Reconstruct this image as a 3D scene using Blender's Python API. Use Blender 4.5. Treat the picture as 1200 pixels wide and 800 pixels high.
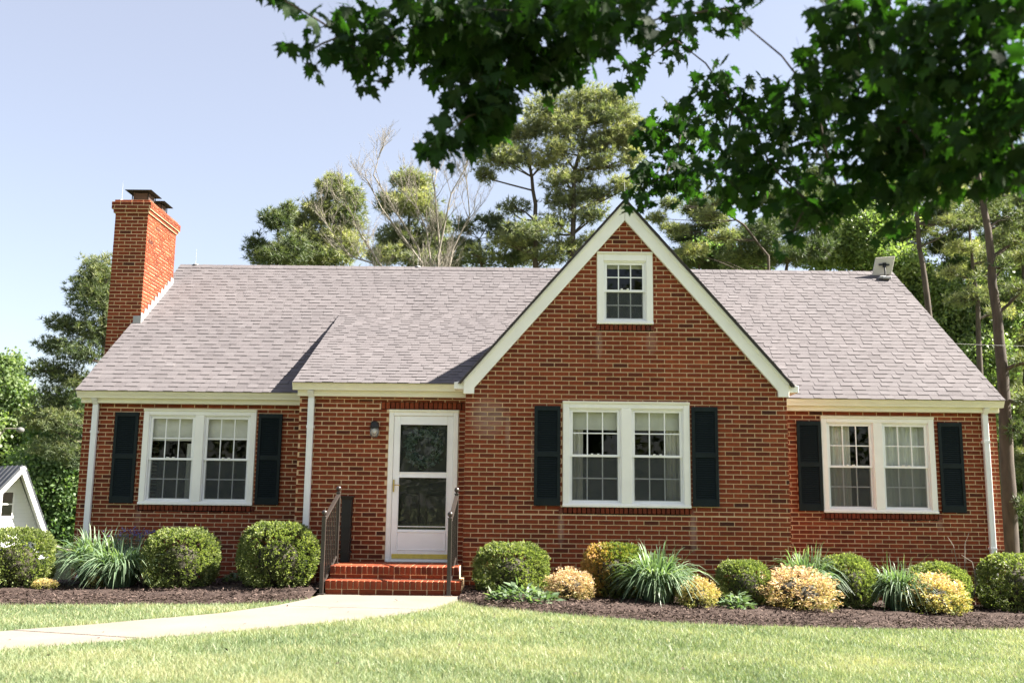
import bpy, math, random
import numpy as np
from mathutils import Vector, Matrix
random.seed(7); RNG = np.random.default_rng(7)
for o in list(bpy.data.objects): bpy.data.objects.remove(o)
S = bpy.context.scene
COL = S.collection

# ------------------------------------------------------------------ camera
psi, th, ro = -0.0087, 0.1615, 0.0120
CAM = Vector((0.7927, -14.3942, 1.2291))
fw = Vector((math.sin(psi)*math.cos(th), math.cos(psi)*math.cos(th), math.sin(th)))
rt = Vector((math.cos(psi), -math.sin(psi), 0)); up = rt.cross(fw)
c_, s_ = math.cos(ro), math.sin(ro)
r2 = c_*rt + s_*up; u2 = -s_*rt + c_*up
cd = bpy.data.cameras.new('camera'); cam = bpy.data.objects.new('camera', cd); COL.objects.link(cam)
M4 = Matrix((r2, u2, -fw)).transposed().to_4x4(); M4.translation = CAM
cam.matrix_world = M4
cd.sensor_width = 36; cd.lens = 1159.8/1200*36; cd.clip_end = 3000; cd.clip_start = 0.05
cd.dof.use_dof = True; cd.dof.focus_distance = 15.5; cd.dof.aperture_fstop = 2.4
S.camera = cam
# ------------------------------------------------------------------ light
SUN = Vector((1.0, 0.02, 0.953)).normalized()
elev = math.asin(SUN.z); azim = math.atan2(SUN.x, SUN.y)
w = bpy.data.worlds.new('World'); S.world = w; w.use_nodes = True
nt = w.node_tree; sky = nt.nodes.new('ShaderNodeTexSky'); sky.sky_type = 'NISHITA'; sky.sun_disc = False
sky.sun_elevation = elev; sky.sun_rotation = azim; sky.air_density = 1.0; sky.dust_density = 1.4; sky.ozone_density = 1.0
bg = nt.nodes['Background']; bg.inputs[1].default_value = 0.05
veil = nt.nodes.new('ShaderNodeMix'); veil.data_type = 'RGBA'; veil.inputs[0].default_value = 0.42; veil.inputs[7].default_value = (2.75, 2.42, 2.30, 1)   # thin white summer veil over the whole sky
nt.links.new(sky.outputs[0], veil.inputs[6]); nt.links.new(veil.outputs[2], bg.inputs[0])
sd = bpy.data.lights.new('sun', 'SUN'); sd.energy = 5.0; sd.angle = math.radians(0.55); sd.color = (1.0, 0.93, 0.82)
so = bpy.data.objects.new('sun', sd); COL.objects.link(so)
so.rotation_euler = (-SUN).to_track_quat('-Z', 'Y').to_euler(); so.location = (20, 3, 20)
S.view_settings.view_transform = 'Standard'; S.view_settings.look = 'None'
S.view_settings.exposure = 2.65; S.view_settings.gamma = 1.0
S.render.engine = 'CYCLES'
S.cycles.max_bounces = 7; S.cycles.diffuse_bounces = 4; S.cycles.transparent_max_bounces = 12
S.cycles.use_denoising = True

# ------------------------------------------------------------------ node helpers
def mat(name, build):
    m = bpy.data.materials.new(name); m.use_nodes = True
    t = m.node_tree; t.nodes.clear()
    out = t.nodes.new('ShaderNodeOutputMaterial')
    sh = build(t); t.links.new(sh, out.inputs[0]); return m
def N(t, typ, **kw):
    n = t.nodes.new(typ)
    for k, v in kw.items():
        if k.startswith('i_'): n.inputs[k[2:].replace('_', ' ')].default_value = v
        else: setattr(n, k, v)
    return n
def inp(t, n, i, v):
    if hasattr(v, 'is_output'): t.links.new(v, n.inputs[i])
    else:
        if isinstance(v, tuple) and len(v) == 3 and n.inputs[i].type == 'RGBA': v = v + (1,)
        n.inputs[i].default_value = v
def noise(t, scale, detail=3, coord='Object', rough=.55, sx=(1, 1, 1)):
    tc = t.nodes.new('ShaderNodeTexCoord'); mp = t.nodes.new('ShaderNodeMapping'); mp.inputs['Scale'].default_value = sx
    t.links.new(tc.outputs[coord], mp.inputs[0])
    n = N(t, 'ShaderNodeTexNoise'); n.inputs['Scale'].default_value = scale; n.inputs['Detail'].default_value = detail; n.inputs['Roughness'].default_value = rough
    t.links.new(mp.outputs[0], n.inputs['Vector']); return n.outputs['Fac']
def ramp(t, fac, stops):
    r = t.nodes.new('ShaderNodeValToRGB'); e = r.color_ramp.elements
    while len(e) < len(stops): e.new(0.5)
    for k, (p, c) in enumerate(stops):
        e[k].position = p; e[k].color = tuple(c) + ((1,) if len(c) == 3 else ())
    t.links.new(fac, r.inputs[0]); return r.outputs[0]
def mix(t, fac, a, b, mode='MIX'):
    n = t.nodes.new('ShaderNodeMix'); n.data_type = 'RGBA'; n.blend_type = mode
    inp(t, n, 0, fac); inp(t, n, 6, a); inp(t, n, 7, b); return n.outputs[2]
def math_(t, op, a, b=None, c=None, clamp=False):
    n = t.nodes.new('ShaderNodeMath'); n.operation = op; n.use_clamp = clamp
    inp(t, n, 0, a)
    if b is not None: inp(t, n, 1, b)
    if c is not None: inp(t, n, 2, c)
    return n.outputs[0]
def attr(t, name='tone'):
    n = t.nodes.new('ShaderNodeAttribute'); n.attribute_name = name; return n.outputs['Fac']
def bump(t, h, dist=.01, st=.6):
    n = t.nodes.new('ShaderNodeBump'); n.inputs['Strength'].default_value = st; n.inputs['Distance'].default_value = dist
    t.links.new(h, n.inputs['Height']); return n.outputs[0]
def princ(t, color, rough=.7, metal=0, spec=.4, normal=None):
    n = t.nodes.new('ShaderNodeBsdfPrincipled')
    inp(t, n, 'Base Color', color); inp(t, n, 'Roughness', rough); n.inputs['Metallic'].default_value = metal
    n.inputs['Specular IOR Level'].default_value = spec
    if normal is not None: t.links.new(normal, n.inputs['Normal'])
    return n.outputs[0]
def plain(name, color, rough=.55, var=.12, scale=6, metal=0, bmp=0, spec=.4, sx=(1, 1, 1)):
    def b(t):
        f = noise(t, scale, 4, sx=sx)
        lo = tuple(c*(1-var) for c in color); hi = tuple(min(1, c*(1+var)) for c in color)
        col = ramp(t, f, [(.3, lo), (.7, hi)])
        nm = bump(t, noise(t, scale*12, 3), .003, bmp) if bmp else None
        return princ(t, col, rough, metal, spec, nm)
    return mat(name, b)

def brick_b(t):
    tn = attr(t)
    col = ramp(t, tn, [(0, (.060, .018, .011)), (.14, (.110, .025, .011)), (.45, (.180, .036, .013)), (.8, (.240, .053, .019)), (1, (.31, .080, .031))])
    n1 = noise(t, 24, 4)
    col = mix(t, .75, col, ramp(t, n1, [(.25, (.55, .5, .48)), (.75, (1.25, 1.22, 1.2))]), 'MULTIPLY')
    col = mix(t, .55, col, ramp(t, noise(t, .9, 5), [(.3, (.70, .70, .72)), (.7, (1.22, 1.22, 1.2))]), 'MULTIPLY')
    col = mix(t, stain(t), col, (.36, .27, .22))
    nm = bump(t, noise(t, 110, 4), .004, .7)
    return princ(t, col, .85, 0, .25, nm)
def stain(t):
    # pale mineral streaks below window corners and at the rake foot (real marks on the brick)
    g = t.nodes.new('ShaderNodeNewGeometry'); sp = t.nodes.new('ShaderNodeSeparateXYZ'); t.links.new(g.outputs['Position'], sp.inputs[0])
    tot = None
    for (x, z, wx, wz, a) in [(.33, 2.45, .30, .34, .55), (1.40, .88, .055, .30, .55), (3.29, .85, .06, .34, .6), (1.95, 3.55, .06, .28, .5), (2.72, 3.6, .10, .22, .4), (-5.22, .93, .06, .2, .4), (7.4, .98, .06, .14, .4), (.62, 2.3, .05, .3, .45), (.98, 1.95, .03, .45, .4)]:
        dx = math_(t, 'DIVIDE', math_(t, 'SUBTRACT', sp.outputs[0], x), wx); dz = math_(t, 'DIVIDE', math_(t, 'SUBTRACT', sp.outputs[2], z), wz)
        r2_ = math_(t, 'ADD', math_(t, 'MULTIPLY', dx, dx), math_(t, 'MULTIPLY', dz, dz))
        m = math_(t, 'MULTIPLY', math_(t, 'SUBTRACT', 1.0, r2_, clamp=True), a)
        tot = m if tot is None else math_(t, 'MAXIMUM', tot, m)
    tot = math_(t, 'MULTIPLY', tot, math_(t, 'LESS_THAN', sp.outputs[1], 2.2))
    return math_(t, 'MULTIPLY', tot, math_(t, 'MULTIPLY_ADD', noise(t, 9, 4), 1.8, -.2, clamp=True), clamp=True)
BRICK = mat('red_brick', brick_b)
def mortar_b(t):
    col = ramp(t, noise(t, 3.2, 6), [(.3, (.56, .39, .23)), (.7, (.76, .56, .37))])
    return princ(t, col, .9, 0, .2, bump(t, noise(t, 90, 3), .003, .5))
MORTAR = mat('tan_mortar', mortar_b)
def shingle_b(t):
    col = ramp(t, attr(t), [(0, (.084, .0765, .081)), (.5, (.104, .0955, .101)), (1, (.126, .1175, .124))])
    col = mix(t, .6, col, ramp(t, noise(t, 320, 2), [(.3, (.55, .55, .55)), (.7, (1.4, 1.38, 1.36))]), 'MULTIPLY')
    col = mix(t, .5, col, ramp(t, noise(t, 1.1, 4), [(.3, (.82, .82, .83)), (.7, (1.14, 1.13, 1.12))]), 'MULTIPLY')
    return princ(t, col, .92, 0, .2, bump(t, noise(t, 260, 2), .004, .6))
SHINGLE = mat('asphalt_shingle', shingle_b)
ROOFBASE = plain('roofing_felt', (.05, .045, .045), .9)
WHITE = plain('white_paint', (.85, .84, .80), .42, .04, 3, bmp=.12)
VINYL = plain('white_vinyl', (.86, .86, .86), .33, .03, 3)
CREAM_BOUNCE = plain('cream_paint_bounce', (.76, .73, .60), .45, .06, 2.5, bmp=.15, sx=(1, 1, 4))  # cream-white paint with the lawn's yellow bounce light put into the colour
ALU = plain('white_aluminium', (.72, .73, .74), .4, .06, 4)
GREEN = plain('dark_green_paint', (.008, .014, .0155), .6, .25, 8, bmp=.15, spec=.18)
BLACK = plain('black_metal', (.008, .008, .008), .5, .2, 9)
BROWNRAIL = plain('brown_black_metal', (.030, .024, .021), .32, .2, 9, spec=.6)
BRASS = plain('brass', (.55, .40, .12), .35, .1, 9, metal=1)
GALV = plain('grey_flashing', (.34, .34, .34), .5, .1, 9, metal=.3)
CURTAIN = plain('curtain_cloth', (.78, .75, .68), .9, .06, 5, sx=(10, 1, .2))
SHEER = plain('sheer_cloth', (.74, .74, .70), .9, .08, 5, sx=(9, 1, .3))
BLIND = plain('blind_cloth', (.78, .77, .70), .8, .04, 5)
DARKROOM = plain('dim_room_plaster', (.055, .05, .045), .9, .1, 2)
DISH = plain('dish_plastic', (.42, .40, .385), .45, .04, 6)  # grey instead of white: backlit shade put into the base colour
YELLOWMAT = plain('yellow_kickplate', (.62, .50, .10), .5, .12, 12)
def glass_b(t):
    f = t.nodes.new('ShaderNodeFresnel'); f.inputs[0].default_value = 1.27
    a = t.nodes.new('ShaderNodeBsdfTransparent'); a.inputs[0].default_value = (.95, .955, .95, 1)
    g = t.nodes.new('ShaderNodeBsdfGlossy'); g.inputs['Roughness'].default_value = .012; g.inputs[0].default_value = (1, 1, 1, 1)
    m = t.nodes.new('ShaderNodeMixShader'); t.links.new(f.outputs[0], m.inputs[0]); t.links.new(a.outputs[0], m.inputs[1]); t.links.new(g.outputs[0], m.inputs[2])
    return m.outputs[0]
GLASS = mat('window_glass', glass_b)
def screen_b(t):
    a = t.nodes.new('ShaderNodeBsdfTransparent'); d = t.nodes.new('ShaderNodeBsdfDiffuse'); d.inputs[0].default_value = (.09, .10, .10, 1)
    m = t.nodes.new('ShaderNodeMixShader'); m.inputs[0].default_value = .30
    t.links.new(a.outputs[0], m.inputs[1]); t.links.new(d.outputs[0], m.inputs[2]); return m.outputs[0]
SCREEN = mat('insect_mesh', screen_b)
def concrete_b(t):
    col = ramp(t, noise(t, 1.3, 6), [(.3, (.155, .135, .114)), (.7, (.190, .168, .145))])
    col = mix(t, .4, col, ramp(t, noise(t, 60, 4), [(.35, (.75, .74, .72)), (.65, (1.12, 1.12, 1.12))]), 'MULTIPLY')
    col = mix(t, ramp(t, noise(t, 4.2, 5), [(.62, (0, 0, 0)), (.78, (.5, .5, .5))]), col, (.20, .17, .14))
    return princ(t, col, .85, 0, .3, bump(t, noise(t, 120, 3), .002, .4))
CONCRETE = mat('pale_concrete', concrete_b)
def leafmat(name, stops, trans=.35, rough=.5, tcol=None, spec=.35, tv=None):
    def b(t):
        col = ramp(t, attr(t), stops)
        p = princ(t, col, rough, 0, spec)
        tr = t.nodes.new('ShaderNodeBsdfTranslucent')
        t.links.new(mix(t, 1, col, tcol or (1.5, 1.7, .7), 'MULTIPLY'), tr.inputs[0])
        m = t.nodes.new('ShaderNodeMixShader'); m.inputs[0].default_value = trans
        t.links.new(p, m.inputs[1]); t.links.new(tr.outputs[0], m.inputs[2]); return m.outputs[0]
    return mat(name, b)
BOX = leafmat('boxwood_leaf', [(0, (.048, .074, .026)), (.45, (.140, .175, .062)), (1, (.31, .33, .135))])
BOXO = leafmat('bronzed_boxwood_leaf', [(0, (.05, .08, .02)), (.4, (.15, .18, .045)), (.7, (.30, .19, .06)), (1, (.40, .23, .09))])
SPIREA = leafmat('spirea_leaf', [(0, (.09, .13, .035)), (.2, (.25, .25, .08)), (.6, (.46, .35, .19)), (1, (.56, .42, .29))], tcol=(1.2, 1.1, .7))
SPIREAY = leafmat('golden_spirea_leaf', [(0, (.08, .13, .03)), (.3, (.27, .30, .08)), (.7, (.46, .40, .15)), (1, (.54, .41, .25))], tcol=(1.2, 1.1, .6))
LILY = leafmat('strap_leaf', [(0, (.055, .10, .055)), (.5, (.12, .18, .105)), (1, (.25, .31, .20))], .3, .42)
HOSTA = leafmat('broad_leaf', [(0, (.05, .09, .045)), (.5, (.10, .15, .085)), (1, (.20, .25, .15))], .3, .42)
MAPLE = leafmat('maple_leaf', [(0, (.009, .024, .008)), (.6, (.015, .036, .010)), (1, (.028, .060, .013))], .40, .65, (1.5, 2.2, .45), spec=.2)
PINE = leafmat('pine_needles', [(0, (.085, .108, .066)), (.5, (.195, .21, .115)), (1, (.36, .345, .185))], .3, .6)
PINED = leafmat('dark_shaded_pine_needles', [(0, (.045, .068, .036)), (.5, (.095, .120, .058)), (1, (.18, .19, .08))], .25, .6)
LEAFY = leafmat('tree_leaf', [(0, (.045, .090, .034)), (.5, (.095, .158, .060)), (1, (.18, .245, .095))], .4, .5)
LEAFYY = leafmat('pale_sunlit_tree_leaf', [(0, (.07, .115, .046)), (.5, (.145, .195, .080)), (1, (.25, .29, .13))], .4, .5)
GRASS = leafmat('grass_blade', [(0, (.105, .155, .076)), (.5, (.205, .255, .140)), (.85, (.29, .31, .18)), (1, (.41, .365, .22))], .38, .5, (1.2, 1.25, .75))
PURPLE = leafmat('purple_flower', [(0, (.10, .10, .22)), (1, (.20, .18, .40))], .3, .5, (1, 1, 1.2))
WREATH = leafmat('wreath_leaf', [(0, (.07, .11, .09)), (1, (.17, .23, .20))], .2, .6, (1, 1, 1))
BARK = plain('pine_bark', (.058, .045, .037), .95, .45, 7, bmp=1, sx=(1, 1, .25))
GREYBARK = plain('pale_bark', (.19, .17, .145), .9, .2, 5, bmp=.5, sx=(1, 1, .3))
TWIG = plain('twig', (.034, .030, .020), .9, .3, 9)
def mulch_b(t):
    col = ramp(t, noise(t, 40, 5), [(.3, (.022, .014, .012)), (.55, (.050, .034, .029)), (.75, (.080, .058, .050))])
    return princ(t, col, .95, 0, .2, bump(t, noise(t, 70, 4), .02, 1))
MULCH = mat('shredded_bark', mulch_b)
CHIP = mat('bark_chip', lambda t: princ(t, ramp(t, attr(t), [(0, (.022, .014, .012)), (.6, (.058, .040, .034)), (1, (.125, .092, .078))]), .95, 0, .2))
def ground_b(t):
    col = ramp(t, noise(t, 1.4, 6), [(.3, (.105, .125, .052)), (.55, (.150, .168, .074)), (.75, (.185, .185, .095))])
    col = mix(t, .7, col, ramp(t, noise(t, 45, 4), [(.3, (.6, .6, .55)), (.7, (1.25, 1.25, 1.15))]), 'MULTIPLY')
    return princ(t, col, .95, 0, .15, bump(t, noise(t, 60, 4), .03, 1))
GROUND = mat('turf', ground_b)

# ------------------------------------------------------------------ object helpers
def link(o, parent=None):
    COL.objects.link(o)
    if parent is not None: o.parent = parent
    return o
def tag(o, label=None, cat=None, group=None, kind=None):
    if label: o['label'] = label
    if cat: o['category'] = cat
    if group: o['group'] = group
    if kind: o['kind'] = kind
    return o
def thing(name, label, cat, loc=(0, 0, 0), rz=0, group=None):
    o = bpy.data.objects.new(name, None); o.empty_display_size = .2; link(o); o.location = loc; o.rotation_euler = (0, 0, rz)
    return tag(o, label, cat, group)
class MB:
    def __init__(s): s.v = []; s.f = []; s.t = []
    def quadbox(s, P, tone=.5, faces=(0, 1, 2, 3, 4, 5)):
        b = len(s.v); s.v += P
        F = [(0, 3, 2, 1), (4, 5, 6, 7), (0, 1, 5, 4), (1, 2, 6, 5), (2, 3, 7, 6), (3, 0, 4, 7)]
        for k in faces: s.f.append(tuple(b+i for i in F[k])); s.t.append(tone)
    def box(s, x0, x1, y0, y1, z0, z1, tone=.5):
        s.quadbox([(x0, y0, z0), (x1, y0, z0), (x1, y1, z0), (x0, y1, z0), (x0, y0, z1), (x1, y0, z1), (x1, y1, z1), (x0, y1, z1)], tone); return s
    def prism(s, poly, axis, a0, a1, tone=.5):
        # poly: 2-D points counter-clockwise; axis 0: (y,z) swept in x; 1: (x,z) swept in y; 2: (x,y) swept in z
        n = len(poly); b = len(s.v)
        for a in (a0, a1):
            for (p, q) in poly: s.v.append({0: (a, p, q), 1: (p, a, q), 2: (p, q, a)}[axis])
        s.f.append(tuple(b+n-1-i for i in range(n))); s.f.append(tuple(b+n+i for i in range(n))); s.t += [tone]*2
        for i in range(n):
            j = (i+1) % n; s.f.append((b+i, b+j, b+n+j, b+n+i)); s.t.append(tone)
        return s
    def tube(s, pts, radii, sides=8, tone=.5, cap=True):
        pts = [Vector(p) for p in pts]; b = len(s.v); n = len(pts)
        if not hasattr(radii, '__len__'): radii = [radii]*n
        ref = None
        for i, p in enumerate(pts):
            d = (pts[min(i+1, n-1)] - pts[max(i-1, 0)]).normalized()
            if ref is None: ref = d.orthogonal().normalized()
            ref = (ref - d*ref.dot(d)); ref = ref.normalized() if ref.length > 1e-6 else d.orthogonal().normalized()
            q = d.cross(ref)
            for k in range(sides):
                a = 2*math.pi*k/sides; s.v.append(tuple(p + (ref*math.cos(a)+q*math.sin(a))*radii[i]))
        for i in range(n-1):
            for k in range(sides):
                k2 = (k+1) % sides
                s.f.append((b+i*sides+k, b+i*sides+k2, b+(i+1)*sides+k2, b+(i+1)*sides+k)); s.t.append(tone)
        if cap:
            s.f.append(tuple(b+sides-1-k for k in range(sides))); s.f.append(tuple(b+(n-1)*sides+k for k in range(sides))); s.t += [tone]*2
        return s
    def lathe(s, prof, c=(0, 0, 0), sides=14, tone=.5):
        return s.tube([(c[0], c[1], c[2]+z) for r, z in prof], [max(r, .0005) for r, z in prof], sides, tone)
    def mesh(s, name, m, smooth=False):
        me = bpy.data.meshes.new(name); me.from_pydata(s.v, [], s.f)
        a = me.attributes.new('tone', 'FLOAT', 'FACE'); a.data.foreach_set('value', np.array(s.t, dtype=np.float32))
        me.materials.append(m)
        if smooth: me.polygons.foreach_set('use_smooth', [True]*len(me.polygons))
        me.update(); return me
    def build(s, name, m, parent=None, smooth=False, bevel=0):
        o = link(bpy.data.objects.new(name, s.mesh(name, m, smooth)), parent)
        if bevel:
            b = o.modifiers.new('edge', 'BEVEL'); b.width = bevel; b.segments = 1; b.limit_method = 'ANGLE'
        return o
def np_mesh(name, V, F, m, tone=None, smooth=False):
    me = bpy.data.meshes.new(name); V = np.asarray(V, dtype=np.float32); F = np.asarray(F, dtype=np.int32)
    k = F.shape[1]; n = len(F)
    me.vertices.add(len(V)); me.vertices.foreach_set('co', V.ravel())
    me.loops.add(n*k); me.loops.foreach_set('vertex_index', F.ravel())
    me.polygons.add(n); me.polygons.foreach_set('loop_start', np.arange(0, n*k, k, dtype=np.int32))
    me.update(calc_edges=True)
    if tone is not None:
        a = me.attributes.new('tone', 'FLOAT', 'FACE'); a.data.foreach_set('value', np.asarray(tone, dtype=np.float32))
    if smooth: me.polygons.foreach_set('use_smooth', np.ones(n, dtype=bool))
    me.materials.append(m); me.update(); return me
def np_obj(name, V, F, m, tone=None, parent=None, smooth=False, kind=None):
    o = link(bpy.data.objects.new(name, np_mesh(name, V, F, m, tone, smooth)), parent)
    if kind: o['kind'] = kind
    return o
def unit(v): return v/np.maximum(np.linalg.norm(v, axis=-1, keepdims=True), 1e-9)
def rhombs(C, D, Nn, L, W):
    """leaf-shaped quads: base at C, tip along D, blade normal about Nn"""
    D = unit(D); Sd = unit(np.cross(D, Nn)); L = np.asarray(L).reshape(-1, 1); W = np.asarray(W).reshape(-1, 1)
    nn = unit(np.cross(Sd, D))
    V = np.stack([C, C + D*L*.45 + Sd*W*.5 + nn*L*.06, C + D*L, C + D*L*.45 - Sd*W*.5 + nn*L*.06], 1)
    n = len(C); F = np.arange(4*n).reshape(n, 4)
    return V.reshape(-1, 3), F
def rdirs(n):
    return unit(RNG.normal(size=(n, 3)))
def sm(a, b, x):
    t = min(1, max(0, (x-a)/(b-a))); return t*t*(3-2*t)
def gz(x): return float(gzn(np.float64(x)))
def gzn(x):
    f = lambda a, b: (lambda t: t*t*(3-2*t))(np.clip((x-a)/(b-a), 0, 1))
    return -.3*f(0, 8) - .1*f(-1, -7) - 1.5*f(-9, -18) - 1.2*f(9, 17)

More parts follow.
